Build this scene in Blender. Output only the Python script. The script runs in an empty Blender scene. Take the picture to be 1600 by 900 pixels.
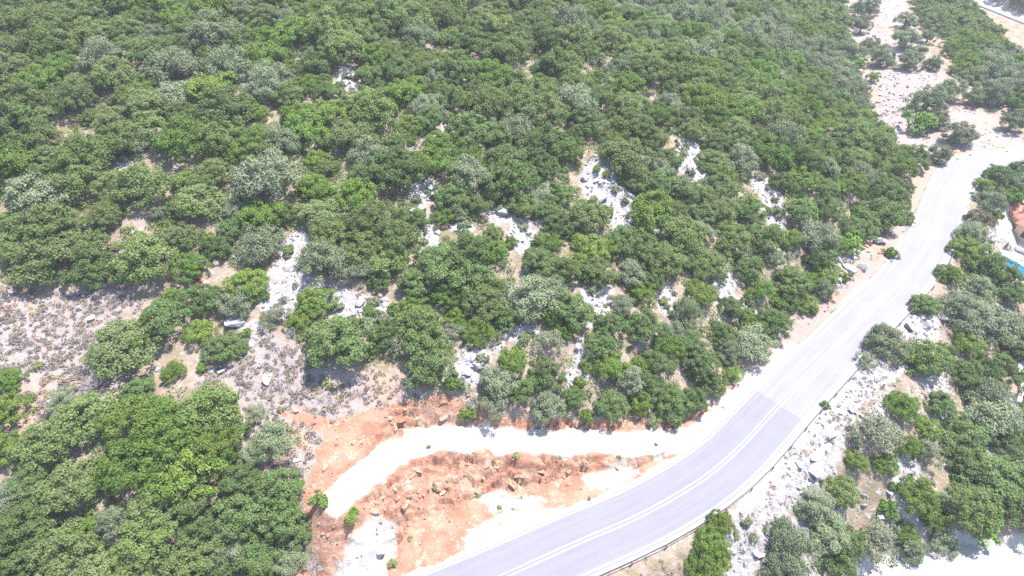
import bpy, math, random
import numpy as np
from mathutils import Vector, Matrix

scene = bpy.context.scene
COL = scene.collection
rad = math.radians

# ------------------------------------------------------------------ camera, sky, sun, exposure
PITCH, FPX, CAMZ = 41.0, 932.0, 62.0
cam_d = bpy.data.cameras.new('camera')
cam_d.sensor_width = 36.0
cam_d.lens = FPX / 1600 * 36.0
cam_d.clip_start, cam_d.clip_end = 0.5, 6000
cam = bpy.data.objects.new('camera', cam_d)
COL.objects.link(cam)
cam.location = (0, 0, CAMZ)
cam.rotation_euler = (rad(90 - PITCH), 0, 0)
scene.camera = cam

SUN_EL, SUN_AZ = 68.0, 52.0            # azimuth from +Y towards +X
world = bpy.data.worlds.new('World')
scene.world = world
world.use_nodes = True
wn = world.node_tree
sky = wn.nodes.new('ShaderNodeTexSky')
sky.sky_type = 'NISHITA'
sky.sun_disc = False
sky.sun_elevation = rad(SUN_EL)
sky.sun_rotation = rad(SUN_AZ)
bg = wn.nodes['Background']
bg.inputs['Strength'].default_value = 0.15
wn.links.new(sky.outputs[0], bg.inputs[0])

sun_d = bpy.data.lights.new('sun', 'SUN')
sun_d.energy = 4.4
sun_d.angle = rad(0.53)
sun_d.color = (1.0, 0.965, 0.91)
sun = bpy.data.objects.new('sun', sun_d)
COL.objects.link(sun)
sdir = Vector((math.sin(rad(SUN_AZ)) * math.cos(rad(SUN_EL)), math.cos(rad(SUN_AZ)) * math.cos(rad(SUN_EL)), math.sin(rad(SUN_EL))))
sun.rotation_euler = (-sdir).to_track_quat('-Z', 'Y').to_euler()
sun.location = (60, 80, 160)

vs = scene.view_settings
vs.view_transform = 'Standard'
vs.look = 'None'
vs.exposure = 1.67
vs.gamma = 1.0
vs.use_curve_mapping = False
scene.cycles.use_denoising = False
scene.cycles.max_bounces = 6
scene.cycles.diffuse_bounces = 3
scene.cycles.transparent_max_bounces = 6

# ------------------------------------------------------------------ helpers: pixels, noise, polylines
cp, sp = math.cos(rad(PITCH)), math.sin(rad(PITCH))
RNG = np.random.default_rng(7)
random.seed(7)

def ray(px, py):
    a, b = (px - 800) / FPX, (py - 450) / FPX
    return np.array([a, cp - b * sp, -sp - b * cp])

def on_plane(px, py, z):
    d = ray(px, py)
    t = (z - CAMZ) / d[2]
    return np.array([d[0] * t, d[1] * t, z])

def project(x, y, z):
    dz = z - CAMZ
    Z = y * cp - dz * sp
    up = y * sp + dz * cp
    Zs = np.where(Z < 1, 1, Z)
    return 800 + FPX * x / Zs, 450 - FPX * up / Zs, Z

def hash2(ix, iy, s):
    h = (ix.astype(np.int64) * 374761393 + iy.astype(np.int64) * 668265263 + s * 144269504) & 0x7fffffff
    h = ((h ^ (h >> 13)) * 1274126177) & 0x7fffffff
    return ((h ^ (h >> 16)) & 0xffff) / 65535.0

def vnoise(x, y, s=0):
    ix, iy = np.floor(x), np.floor(y)
    fx, fy = x - ix, y - iy
    fx, fy = fx * fx * (3 - 2 * fx), fy * fy * (3 - 2 * fy)
    a, b = hash2(ix, iy, s), hash2(ix + 1, iy, s)
    c, d = hash2(ix, iy + 1, s), hash2(ix + 1, iy + 1, s)
    return (a * (1 - fx) + b * fx) * (1 - fy) + (c * (1 - fx) + d * fx) * fy

def fbm(x, y, scale, octaves=4, s=0):
    v, amp, tot = 0, 1.0, 0
    for k in range(octaves):
        v = v + amp * vnoise(x / scale * 2 ** k + 17.3 * k, y / scale * 2 ** k - 9.1 * k, s + k)
        tot += amp
        amp *= 0.5
    return v / tot

def smooth(a, b, x):
    t = np.clip((x - a) / (b - a), 0, 1)
    return t * t * (3 - 2 * t)

def spline(pts, step=0.5):
    """Catmull-Rom through pts, resampled at an even step."""
    P = np.array(pts, float)
    P = np.vstack([2 * P[0] - P[1], P, 2 * P[-1] - P[-2]])
    out = []
    for i in range(1, len(P) - 2):
        t = np.linspace(0, 1, 40, endpoint=False)[:, None]
        a, b, c, d = P[i - 1], P[i], P[i + 1], P[i + 2]
        out.append(0.5 * (2 * b + (c - a) * t + (2 * a - 5 * b + 4 * c - d) * t ** 2 + (3 * b - a - 3 * c + d) * t ** 3))
    out = np.vstack(out + [P[-2][None]])
    for _ in range(60):                                  # take the hand-read wobble out
        out[1:-1] = 0.25 * out[:-2] + 0.5 * out[1:-1] + 0.25 * out[2:]
    s = np.concatenate([[0], np.cumsum(np.linalg.norm(np.diff(out[:, :2], axis=0), axis=1))])
    n = max(2, int(s[-1] / step))
    q = np.linspace(0, s[-1], n)
    return np.stack([np.interp(q, s, out[:, k]) for k in range(out.shape[1])], 1)

def poly_dist(x, y, P, closed=False):
    """distance to polyline P, height interpolated along it"""
    best = np.full(x.shape, 1e9)
    zz = np.zeros(x.shape)
    ss = np.zeros(x.shape)
    Q = np.vstack([P, P[:1]]) if closed else P
    acc = 0.0
    for a, b in zip(Q[:-1], Q[1:]):
        dx, dy = b[0] - a[0], b[1] - a[1]
        L2 = dx * dx + dy * dy + 1e-12
        t = np.clip(((x - a[0]) * dx + (y - a[1]) * dy) / L2, 0, 1)
        d = np.hypot(x - a[0] - t * dx, y - a[1] - t * dy)
        m = d < best
        best = np.where(m, d, best)
        if len(a) > 2:
            zz = np.where(m, a[2] + t * (b[2] - a[2]), zz)
        ss = np.where(m, acc + t * math.sqrt(L2), ss)
        acc += math.sqrt(L2)
    return best, zz, ss

def in_poly(x, y, P):
    c = np.zeros(x.shape, bool)
    n = len(P)
    for i in range(n):
        x1, y1 = P[i][0], P[i][1]
        x2, y2 = P[(i + 1) % n][0], P[(i + 1) % n][1]
        if y1 == y2:
            continue
        m = (y1 > y) != (y2 > y)
        c ^= m & (x < (x2 - x1) * (y - y1) / (y2 - y1) + x1)
    return c

# ------------------------------------------------------------------ lines of the place
road_px = [(560, 995), (660, 955), (740, 921), (800, 895), (850, 872), (910, 845), (1000, 806), (1086, 757), (1140, 715), (1180, 674),
           (1216, 634), (1266, 582), (1347, 499), (1414, 432), (1453, 372), (1478, 307), (1492, 278), (1512, 261), (1545, 250), (1600, 246), (1680, 245)]
road_c = [on_plane(x, y, 0.0) for x, y in road_px]
d0 = (road_c[0] - road_c[1]) / np.linalg.norm(road_c[0] - road_c[1])
d1 = (road_c[-1] - road_c[-2]) / np.linalg.norm(road_c[-1] - road_c[-2])
road_c = [road_c[0] + d0 * 90, road_c[0] + d0 * 40] + road_c + [road_c[-1] + d1 * 60, road_c[-1] + d1 * 120]
ROAD = spline(road_c, 1.0)

edge_px = [(1468, 262), (1442, 246), (1405, 226), (1378, 190), (1350, 120), (1330, 60), (1316, 0)]
EDGE = np.array([on_plane(x, y, 0.0) for x, y in edge_px])
e1 = (EDGE[-1] - EDGE[-3]) / np.linalg.norm(EDGE[-1] - EDGE[-3])
EDGE = np.vstack([EDGE, EDGE[-1] + e1 * 700])

ib = int(np.argmin(np.hypot(ROAD[:, 0] - EDGE[0, 0], ROAD[:, 1] - EDGE[0, 1])))
FOOT = np.vstack([ROAD[:ib:4], EDGE])                    # the foot of the wooded hill
HILLPOLY = np.vstack([FOOT[:, :2], [[-1500, 1500], [-1500, -600], [-400, -400]]])
GROVEPOLY = np.vstack([ROAD[ib::4, :2], [[900, ROAD[-1, 1]], [900, 1400]], EDGE[::-1, :2]])

track_px = [(1118, 668, .05), (1090, 682, .15), (1040, 689, .5), (960, 691, 1.3), (880, 690, 2.1), (800, 688, 2.9), (720, 683, 3.6), (660, 690, 4.1), (610, 712, 4.5), (575, 738, 4.8), (545, 764, 5.0), (528, 779, 5.0)]
TRACK = spline([on_plane(x, y, z) for x, y, z in track_px], 0.8)
LOWZ = -10.5
LOWER = spline([on_plane(x, y, LOWZ) for x, y in [(1395, 1040), (1390, 975), (1420, 940), (1480, 918), (1545, 910), (1620, 916), (1720, 940)]], 1.0)
FARR = spline([on_plane(x, y, 0.5) for x, y in [(1420, -36), (1480, -12), (1540, 12), (1600, 36), (1680, 66), (1760, 92)]], 2.0)
TERZ = -8.5
TERPOLY_PX = [(1536, 376), (1556, 350), (1590, 330), (1680, 330), (1700, 450), (1610, 452), (1570, 430), (1545, 400)]
TERPOLY = np.array([on_plane(x, y, TERZ)[:2] for x, y in TERPOLY_PX])

CACHE = {}
def height(x, y):
    dr, _, _ = poly_dist(x, y, ROAD[::3])
    CACHE['dr'] = dr
    df, _, _ = poly_dist(x, y, FOOT)
    hill = in_poly(x, y, HILLPOLY)
    grove = in_poly(x, y, GROVEPOLY) & ~hill
    up = np.interp(df, [0, 4.6, 9, 14, 20, 40, 100, 200, 500], [0, 0, 1.0, 4.2, 7.0, 12.6, 27, 46, 80])
    down = -np.interp(dr, [0, 5.2, 8, 18, 30, 50, 120, 400], [0, 0, 1.2, 6.6, 9.6, 11.5, 13, 20])
    gv = np.interp(dr, [0, 5, 8, 60, 200], [0, 0, .5, 2.0, 4.0]) * smooth(0, 14, df) 
    z = np.where(hill, up, np.where(grove, gv, down))
    roadw = smooth(4.8, 9, dr)
    wob = (fbm(x, y, 26, 3, 3) - .5) * 3.0 + (fbm(x, y, 7, 3, 11) - .5) * 1.3
    z = z + wob * roadw * np.where(grove, .5, 1.0)
    # benches cut into the slope
    dt, zt, _ = poly_dist(x, y, TRACK[::2])
    CACHE['dt'] = dt
    n1 = (fbm(x, y, 3.0, 4, 21) - .5)
    w = 1.75 + n1 * .5
    cut = zt + np.maximum(dt - w, 0) * (1.15 + n1 * 1.2)
    fill = zt - np.maximum(dt - w, 0) * (1.0 + n1 * .9) 
    near = dt < 12
    z = np.where(near, np.clip(z, np.minimum(fill, cut), cut), z)
    dl, zl, _ = poly_dist(x, y, LOWER[::2])
    CACHE['dl'] = dl
    z = np.where(dl < 60, np.clip(z, zl - np.maximum(dl - 4.6, 0) * .6, zl + np.maximum(dl - 4.6, 0) * .9), z)
    dfr, zfr, _ = poly_dist(x, y, FARR[::2])
    CACHE['dfr'] = dfr
    z = np.where(dfr < 30, np.clip(z, zfr - np.maximum(dfr - 4.2, 0) * .5, zfr + np.maximum(dfr - 4.2, 0) * .7), z)
    # steep bank behind the far road
    behind = x - np.interp(y, FARR[::-1, 1], FARR[::-1, 0])
    z = np.where((y > FARR[:, 1].min() - 20) & (behind > 5), np.maximum(z, zfr + np.clip((behind - 5) * 1.5, 0, 22)), z)
    # house terrace
    ti = in_poly(x, y, TERPOLY)
    dtp, _, _ = poly_dist(x, y, TERPOLY, True)
    dtp = np.where(ti, 0, dtp)
    z = np.where(dtp < 16, np.clip(z, TERZ - .25 - dtp * .5, TERZ - .25 + dtp * .9), z)
    z = np.clip(z, -np.maximum(dr - 5.0, 0) * .85, np.maximum(dr - 4.7, 0) * 1.7)      # the road bench itself
    return z

# ------------------------------------------------------------------ terrain grid
def axis(parts):
    out = []
    for a, b, st in parts:
        n = max(1, int(round((b - a) / st)))
        out += list(np.linspace(a, b, n, endpoint=False))
    return np.array(out + [parts[-1][1]])

XS = axis([(-900, -300, 50), (-300, -140, 8), (-140, -100, 1.2), (-100, -42, .55), (-42, -22, .25), (-22, 24, .16), (24, 50, .25), (50, 130, .5), (130, 200, 1.2), (200, 300, 8), (300, 900, 50)])
YS = axis([(-300, -40, 20), (-40, 10, 3), (10, 28, .3), (28, 50, .16), (50, 64, .25), (64, 120, .45), (120, 190, .8), (190, 270, 2.0), (270, 400, 10), (400, 1200, 50)])
GX, GY = np.meshgrid(XS, YS)
GZ = height(GX, GY)
PU, PV, PD = project(GX, GY, GZ)

def pmask(poly, soft=8, warp=10, seed=50):
    """how far a ground point lies inside an area read off the photograph (0..1, ragged border)"""
    wx = PU + (fbm(GX, GY, 2.2, 3, seed) - .5) * 2 * warp
    wy = PV + (fbm(GX, GY, 2.2, 3, seed + 7) - .5) * 2 * warp
    sel = (PD > 5) & (wx > min(p[0] for p in poly) - 60) & (wx < max(p[0] for p in poly) + 60) & (wy > min(p[1] for p in poly) - 60) & (wy < max(p[1] for p in poly) + 60)
    out = np.zeros(GX.shape)
    x, y = wx[sel], wy[sel]
    d, _, _ = poly_dist(x, y, np.array(poly, float), True)
    s = np.where(in_poly(x, y, poly), d, -d)
    out[sel] = smooth(-soft, soft, s)
    return out

RED = pmask([(440, 640), (475, 642), (520, 655), (570, 642), (640, 620), (700, 622), (760, 648), (860, 655), (1000, 652), (1110, 640), (1150, 600), (1190, 590), (1120, 680), (1075, 722), (1000, 764),
             (900, 800), (830, 830), (750, 862), (690, 905), (560, 960), (430, 905), (490, 870), (476, 800), (484, 740), (508, 680), (490, 662), (440, 652)], 6, 11, 50)
DRYA = pmask([(-60, 415), (60, 452), (200, 455), (225, 475), (150, 520), (145, 570), (210, 592), (120, 640), (28, 690), (-60, 700)], 14, 10, 60)
DRYB = pmask([(400, 515), (470, 545), (560, 570), (640, 600), (672, 628), (560, 640), (520, 655), (500, 665), (505, 700), (478, 750), (440, 740), (380, 700), (370, 600), (290, 600), (370, 560)], 10, 8, 61)
DRY = np.maximum(DRYA, DRYB)
GAPS = [(540, 125, 15, 18), (575, 142, 9, 9), (702, 195, 12, 22), (660, 298, 22, 22), (672, 375, 13, 26), (725, 356, 18, 9), (780, 335, 22, 12), (814, 366, 18, 24), (935, 287, 26, 32), (967, 328, 22, 30),
        (1075, 245, 17, 34), (1100, 272, 14, 18), (1205, 318, 13, 30), (1190, 285, 14, 16), (935, 466, 24, 26), (915, 495, 16, 20), (1042, 468, 14, 22), (1130, 452, 16, 30), (1150, 480, 14, 14),
        (448, 452, 30, 40), (470, 388, 30, 22), (560, 482, 50, 15), (590, 500, 22, 16), (738, 570, 26, 26), (770, 535, 18, 14), (818, 522, 26, 14), (908, 565, 13, 34), (900, 595, 14, 20),
        (945, 120, 7, 17), (925, 180, 6, 20), (790, 232, 7, 8), (700, 590, 20, 14), (1215, 345, 12, 26), (1232, 395, 9, 14), (640, 225, 8, 8), (180, 405, 7, 20), (192, 255, 7, 16),
        (132, 82, 10, 5), (155, 215, 6, 12), (320, 380, 9, 12), (372, 390, 14, 10), (880, 270, 8, 7), (1060, 210, 6, 14), (735, 640, 12, 14), (935, 640, 8, 14), (1025, 655, 10, 8), (520, 300, 8, 8), (395, 525, 18, 22), (660, 340, 9, 16), (1055, 345, 8, 10), (1180, 480, 8, 16), (850, 350, 9, 10), (960, 540, 7, 9)]
ROCK = np.zeros(GX.shape)
wx = PU + (fbm(GX, GY, 2.0, 3, 70) - .5) * 16
wy = PV + (fbm(GX, GY, 2.0, 3, 75) - .5) * 16
for gx, gy, rx, ry in GAPS:
    q = np.hypot((wx - gx) / (rx * 1.24), (wy - gy) / (ry * 1.24))
    ROCK = np.maximum(ROCK, smooth(1.15, .75, q))
SCREE = pmask([(1100, 830), (1150, 790), (1200, 735), (1240, 680), (1290, 612), (1370, 548), (1410, 480), (1475, 500), (1455, 560), (1390, 600), (1345, 640), (1325, 690), (1300, 745), (1262, 775), (1235, 800), (1200, 870), (1140, 960)], 8, 8, 80)
CUTB = pmask([(1270, 480), (1310, 400), (1360, 390), (1400, 345), (1425, 340), (1405, 385), (1340, 455), (1290, 495)], 5, 6, 81)
ROCK = np.maximum.reduce([ROCK, SCREE, CUTB, pmask([(1415, 680), (1440, 740), (1425, 800), (1470, 840), (1395, 850), (1390, 760)], 8, 8, 82),
                          pmask([(470, 395), (500, 440), (600, 470), (610, 500), (520, 500), (470, 480), (420, 500), (395, 470), (420, 420)], 8, 8, 83)])
LOWSIDE = ~in_poly(GX, GY, HILLPOLY) & ~in_poly(GX, GY, GROVEPOLY)
ROCK = np.maximum(ROCK, LOWSIDE * smooth(6, 9, CACHE['dr']) * smooth(.30, .62, fbm(GX, GY, 6, 3, 88)) * .8)
GROVE = pmask([(1290, -40), (1400, -40), (1420, 30), (1475, 120), (1530, 165), (1600, 215), (1600, 236), (1540, 238), (1480, 250), (1400, 225), (1360, 150)], 8, 8, 84)
GROVEROCK = pmask([(1350, 130), (1400, 110), (1420, 160), (1400, 215), (1370, 190)], 8, 8, 85)
GRAV = np.zeros(GX.shape)
dt, dr = CACHE['dt'], CACHE['dr']
dl, dfr = CACHE['dl'], CACHE['dfr']
nz = fbm(GX, GY, 1.6, 4, 90) - .5
GRAV = np.maximum(GRAV, smooth(2.3, 1.2, dt + nz * 1.5))
GRAV = np.maximum(GRAV, .9 * smooth(4.4, 3.7, dr + nz * 1.0) * smooth(42, 30, GX))
bare = np.where(in_poly(GX, GY, HILLPOLY), smooth(9.0, 6.5, dr + nz * 4), np.where(in_poly(GX, GY, GROVEPOLY), 0, .7 * smooth(8.0, 6.0, dr + nz * 3))) * smooth(3.6, 4.2, dr)
RED = np.maximum(RED, .42 * bare)
DRY = np.maximum(DRY, .85 * bare * in_poly(GX, GY, HILLPOLY))
GRAV = np.maximum(GRAV, smooth(6.4, 5.0, dl + nz * 2.0))
GRAV = np.maximum(GRAV, smooth(6.0, 4.0, dfr + nz * 2.0))
for poly in ([(690, 905), (735, 835), (790, 800), (880, 790), (850, 825), (770, 860)], [(520, 905), (545, 840), (590, 800), (625, 815), (612, 870), (590, 930)],
             [(745, 782), (790, 768), (850, 778), (830, 800), (770, 802)], [(905, 745), (945, 735), (975, 722), (1000, 735), (960, 765), (920, 770)],
             [(1110, 640), (1150, 600), (1230, 530), (1250, 535), (1180, 620), (1110, 690), (1075, 715)], [(1150, 770), (1200, 715), (1225, 700), (1225, 725), (1180, 790)]):
    GRAV = np.maximum(GRAV, .85 * pmask(poly, 16, 14, 95))
GRAV = np.maximum(GRAV, in_poly(GX, GY, TERPOLY) * 1.0)

# relief that belongs to those surfaces
gy_, gx_ = np.gradient(GZ, YS, XS)
slope = np.hypot(gx_, gy_)
ridge = 1 - np.abs(fbm(GX, GY * 1.6, 2.4, 4, 30) * 2 - 1)
ridge2 = 1 - np.abs(fbm(GX, GY, .9, 3, 33) * 2 - 1)
steep = smooth(.35, .8, slope)
flatten = 1 - np.maximum.reduce([smooth(2.2, 1.5, dt), smooth(5.2, 4.4, dr), smooth(5, 4.4, dl), smooth(5, 4, dfr), in_poly(GX, GY, TERPOLY).astype(float)])
bump_ = fbm(GX, GY, 1.9, 4, 41)
h_ = 1.0
q_ = (GZ + bump_ * 2.2) / h_
fr_q = q_ - np.floor(q_)
terr = (smooth(.80, .97, fr_q) - fr_q) * h_                                # ledges with short steep risers in the cut
rug = smooth(.36, .56, fbm(GX, GY, 5.0, 3, 44))
GZ = GZ + flatten * (RED * steep * smooth(-20, -14, GX) * (rug * terr * 1.3 + (ridge - .6) * .8 + (ridge2 - .6) * (.2 + .4 * rug)) + RED * (1 - steep) * (fbm(GX, GY, 1.5, 3, 36) - .5) * .35
                     + ROCK * ((ridge2 - .55) * .55 + (fbm(GX, GY, .8, 2, 37) - .5) * .3) + DRY * (fbm(GX, GY, 1.1, 3, 38) - .5) * .25
                     + (1 - RED) * (fbm(GX, GY, 2.2, 3, 39) - .5) * .3)
POOLPOLY = [on_plane(x, y, TERZ)[:2] for x, y in [(1558, 396), (1571, 394.5), (1602, 412), (1592, 424), (1575, 424)]]
dpool, _, _ = poly_dist(GX, GY, np.array(POOLPOLY), True)
GZ = np.where(in_poly(GX, GY, POOLPOLY) | (dpool < .9), TERZ - 2.2, GZ)

def gsample(A, x, y):
    x = np.atleast_1d(np.asarray(x, float)); y = np.atleast_1d(np.asarray(y, float))
    i = np.clip(np.searchsorted(XS, x) - 1, 0, len(XS) - 2)
    j = np.clip(np.searchsorted(YS, y) - 1, 0, len(YS) - 2)
    u = np.clip((x - XS[i]) / (XS[i + 1] - XS[i]), 0, 1)
    v = np.clip((y - YS[j]) / (YS[j + 1] - YS[j]), 0, 1)
    return (A[j, i] * (1 - u) + A[j, i + 1] * u) * (1 - v) + (A[j + 1, i] * (1 - u) + A[j + 1, i + 1] * u) * v

def gz(x, y):
    return float(gsample(GZ, x, y)[0])

TT = np.arange(25, 420, .6)
def hit(px, py, zoff=0.0):
    """the ground point a pixel looks at (or the point zoff above the ground)"""
    d = ray(px, py)
    x, y, z = d[0] * TT, d[1] * TT, CAMZ + d[2] * TT
    g = gsample(GZ, x, y) + zoff
    k = np.nonzero(z < g)[0]
    k = int(k[0]) if len(k) else len(TT) - 1
    k = max(k, 1)
    a, b = z[k - 1] - g[k - 1], z[k] - g[k]
    t = TT[k - 1] + (TT[k] - TT[k - 1]) * (a / (a - b) if a != b else 0)
    return np.array([d[0] * t, d[1] * t, gz(d[0] * t, d[1] * t)]), t

# ------------------------------------------------------------------ materials
def mat(name, build):
    m = bpy.data.materials.new(name)
    m.use_nodes = True
    nt = m.node_tree
    bs = nt.nodes['Principled BSDF']
    N = lambda t, **kw: _node(nt, t, kw)
    L = nt.links.new
    build(nt, bs, N, L)
    return m

def _node(nt, t, kw):
    n = nt.nodes.new('ShaderNode' + t)
    for k, v in kw.items():
        if k.startswith('_'):
            setattr(n, k[1:], v)
        else:
            n.inputs[k.replace('__', ' ')].default_value = v
    return n

def mixc(nt, fac, a, b, blend='MIX'):
    n = nt.nodes.new('ShaderNodeMix')
    n.data_type = 'RGBA'
    n.blend_type = blend
    for sock, v in ((n.inputs[0], fac), (n.inputs[6], a), (n.inputs[7], b)):
        if hasattr(v, 'is_output') or isinstance(v, bpy.types.NodeSocket):
            nt.links.new(v, sock)
        elif isinstance(v, (int, float)):
            sock.default_value = v
        else:
            sock.default_value = (*v, 1) if len(v) == 3 else v
    return n.outputs[2]

def mth(nt, op, a, b=0.0, c=None, clamp=False):
    n = nt.nodes.new('ShaderNodeMath')
    n.operation = op
    n.use_clamp = clamp
    for i, v in enumerate((a, b, c)):
        if v is None:
            continue
        if isinstance(v, bpy.types.NodeSocket):
            nt.links.new(v, n.inputs[i])
        else:
            n.inputs[i].default_value = v
    return n.outputs[0]

def ramp(nt, val, lo, hi):
    n = nt.nodes.new('ShaderNodeMapRange')
    n.interpolation_type = 'SMOOTHSTEP'
    nt.links.new(val, n.inputs[0])
    n.inputs[1].default_value, n.inputs[2].default_value = lo, hi
    return n.outputs[0]

def noise(nt, scale, detail=4, rough=.6, vec=None):
    n = nt.nodes.new('ShaderNodeTexNoise')
    n.inputs['Scale'].default_value = scale
    n.inputs['Detail'].default_value = detail
    n.inputs['Roughness'].default_value = rough
    if vec is not None:
        nt.links.new(vec, n.inputs['Vector'])
    return n.outputs[0]

def objvec(nt):
    return nt.nodes.new('ShaderNodeTexCoord').outputs['Object']

def ground_build(nt, bs, N, L):
    v = objvec(nt)
    at = N('Attribute', _attribute_name='zones')
    sep = nt.nodes.new('ShaderNodeSeparateColor')
    L(at.outputs['Color'], sep.inputs[0])
    red, grav, dry = sep.outputs[0], sep.outputs[1], sep.outputs[2]
    rock = at.outputs['Alpha']
    n1, n2, n3, n4 = noise(nt, .35, 5, .6, v), noise(nt, 1.6, 5, .65, v), noise(nt, 5.0, 4, .7, v), noise(nt, .12, 3, .5, v)
    soil = mixc(nt, n2, (.20, .15, .118), (.31, .245, .205))
    soil = mixc(nt, ramp(nt, n3, .45, .7), soil, (.14, .115, .08))
    litter = mixc(nt, n3, (.10, .085, .05), (.24, .19, .13))
    soil = mixc(nt, ramp(nt, n1, .45, .6), soil, litter)
    # pale limestone showing through
    vo = N('TexVoronoi', Scale=.9, _feature='F1')
    L(v, vo.inputs['Vector'])
    lime = mixc(nt, n3, (.14, .135, .147), (.40, .385, .395))
    lime = mixc(nt, ramp(nt, n2, .50, .64), lime, (.27, .195, .155))
    rk = mth(nt, 'ADD', mth(nt, 'MULTIPLY', rock, .78), mth(nt, 'MULTIPLY', mth(nt, 'SUBTRACT', n2, .5), 2.6))
    col = mixc(nt, ramp(nt, rk, .35, .62), soil, lime)
    small = ramp(nt, mth(nt, 'ADD', n2, mth(nt, 'MULTIPLY', n3, .5)), .84, .92)
    col = mixc(nt, mth(nt, 'MULTIPLY', small, .8), col, (.31, .30, .30))
    dc = mixc(nt, ramp(nt, n2, .35, .65), (.25, .19, .172), (.205, .18, .178))
    dc = mixc(nt, ramp(nt, n3, .5, .68), dc, (.295, .258, .248))
    dc = mixc(nt, ramp(nt, n4, .5, .62), dc, (.285, .195, .155))
    dk = mth(nt, 'ADD', dry, mth(nt, 'MULTIPLY', mth(nt, 'SUBTRACT', n2, .5), .7))
    col = mixc(nt, ramp(nt, dk, .3, .6), col, dc)
    rc = mixc(nt, ramp(nt, n1, .38, .62), (.255, .118, .078), (.30, .178, .125))
    rc = mixc(nt, ramp(nt, n2, .56, .70), rc, (.35, .26, .19))
    rc = mixc(nt, ramp(nt, noise(nt, .55, 5, .7, v), .58, .68), rc, (.37, .30, .23))
    rc = mixc(nt, ramp(nt, n3, .60, .75), rc, (.20, .088, .056))
    kk = mth(nt, 'ADD', red, mth(nt, 'MULTIPLY', mth(nt, 'SUBTRACT', n2, .5), .5))
    col = mixc(nt, ramp(nt, kk, .35, .6), col, rc)
    gc = mixc(nt, n3, (.29, .268, .242), (.40, .375, .345))
    gk = mth(nt, 'ADD', grav, mth(nt, 'MULTIPLY', mth(nt, 'SUBTRACT', n2, .5), 1.1))
    col = mixc(nt, ramp(nt, gk, .25, .75), col, gc)
    L(col, bs.inputs['Base Color'])
    bs.inputs['Roughness'].default_value = .95
    bs.inputs['Specular IOR Level'].default_value = .15
    bp = N('Bump', Strength=.9, Distance=.25)
    hgt = mth(nt, 'ADD', n2, mth(nt, 'MULTIPLY', n3, .6))
    L(hgt, bp.inputs['Height'])
    L(bp.outputs[0], bs.inputs['Normal'])

def stone_build(c1, c2, c3):
    def b(nt, bs, N, L):
        v = nt.nodes.new('ShaderNodeNewGeometry').outputs['Position']
        n1, n2 = noise(nt, 1.4, 5, .65, v), noise(nt, 7, 4, .7, v)
        c = mixc(nt, ramp(nt, n1, .35, .65), c1, c2)
        c = mixc(nt, ramp(nt, n2, .55, .72), c, c3)
        L(c, bs.inputs['Base Color'])
        bs.inputs['Roughness'].default_value = .9
        bs.inputs['Specular IOR Level'].default_value = .2
        bp = N('Bump', Strength=.8, Distance=.12)
        L(n2, bp.inputs['Height'])
        L(bp.outputs[0], bs.inputs['Normal'])
    return b

def leaf_build(cA, cB, cC, trans=.22, spec=.16):
    def b(nt, bs, N, L):
        oi = nt.nodes.new('ShaderNodeObjectInfo')
        v = objvec(nt)
        geo = nt.nodes.new('ShaderNodeNewGeometry')
        c = mixc(nt, oi.outputs['Random'], cA, cB)
        n = noise(nt, 1.7, 3, .6, v)
        c = mixc(nt, ramp(nt, n, .45, .72), c, cC)
        rnd = geo.outputs['Random Per Island']
        br = N('HueSaturation')
        L(c, br.inputs['Color'])
        wn_ = N('TexWhiteNoise', _noise_dimensions='1D')
        L(oi.outputs['Random'], wn_.inputs['W'])
        L(mth(nt, 'MULTIPLY', mth(nt, 'MULTIPLY_ADD', rnd, .38, .82), mth(nt, 'MULTIPLY_ADD', wn_.outputs[0], .44, .78)), br.inputs['Value'])
        L(mth(nt, 'MULTIPLY_ADD', rnd, .03, .485), br.inputs['Hue'])
        L(br.outputs[0], bs.inputs['Base Color'])
        bs.inputs['Roughness'].default_value = .55
        bs.inputs['Specular IOR Level'].default_value = spec
        tr = N('BsdfTranslucent')
        L(mixc(nt, .5, br.outputs[0], (.16, .22, .03)), tr.inputs[0])
        mx = N('MixShader', Fac=trans)
        L(bs.outputs[0], mx.inputs[1])
        L(tr.outputs[0], mx.inputs[2])
        L(mx.outputs[0], nt.nodes['Material Output'].inputs[0])
    return b

def plain_build(c1, c2, rough=.8, scale=3.0, spec=.3, bump=0.0):
    def b(nt, bs, N, L):
        n = noise(nt, scale, 5, .6, objvec(nt))
        L(mixc(nt, ramp(nt, n, .3, .7), c1, c2), bs.inputs['Base Color'])
        bs.inputs['Roughness'].default_value = rough
        bs.inputs['Specular IOR Level'].default_value = spec
        if bump:
            bp = N('Bump', Strength=bump, Distance=.02)
            L(noise(nt, scale * 6, 4, .6, objvec(nt)), bp.inputs['Height'])
            L(bp.outputs[0], bs.inputs['Normal'])
    return b

def asphalt_build(c1, c2, streak):
    def b(nt, bs, N, L):
        uv = N('UVMap')
        mp = nt.nodes.new('ShaderNodeMapping')
        mp.inputs['Scale'].default_value = (1.5, .035, 1)
        L(uv.outputs[0], mp.inputs[0])
        st = noise(nt, 1.6, 4, .6, mp.outputs[0])
        v = objvec(nt)
        n1, n2 = noise(nt, .25, 4, .6, v), noise(nt, 9, 3, .7, v)
        c = mixc(nt, ramp(nt, n1, .35, .65), c1, c2)
        c = mixc(nt, mth(nt, 'MULTIPLY', ramp(nt, st, .42, .66), .8), c, streak)
        c = mixc(nt, mth(nt, 'MULTIPLY', ramp(nt, n2, .5, .75), .25), c, tuple(x * .7 for x in c1))
        L(c, bs.inputs['Base Color'])
        bs.inputs['Roughness'].default_value = .85
        bs.inputs['Specular IOR Level'].default_value = .25
    return b

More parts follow.
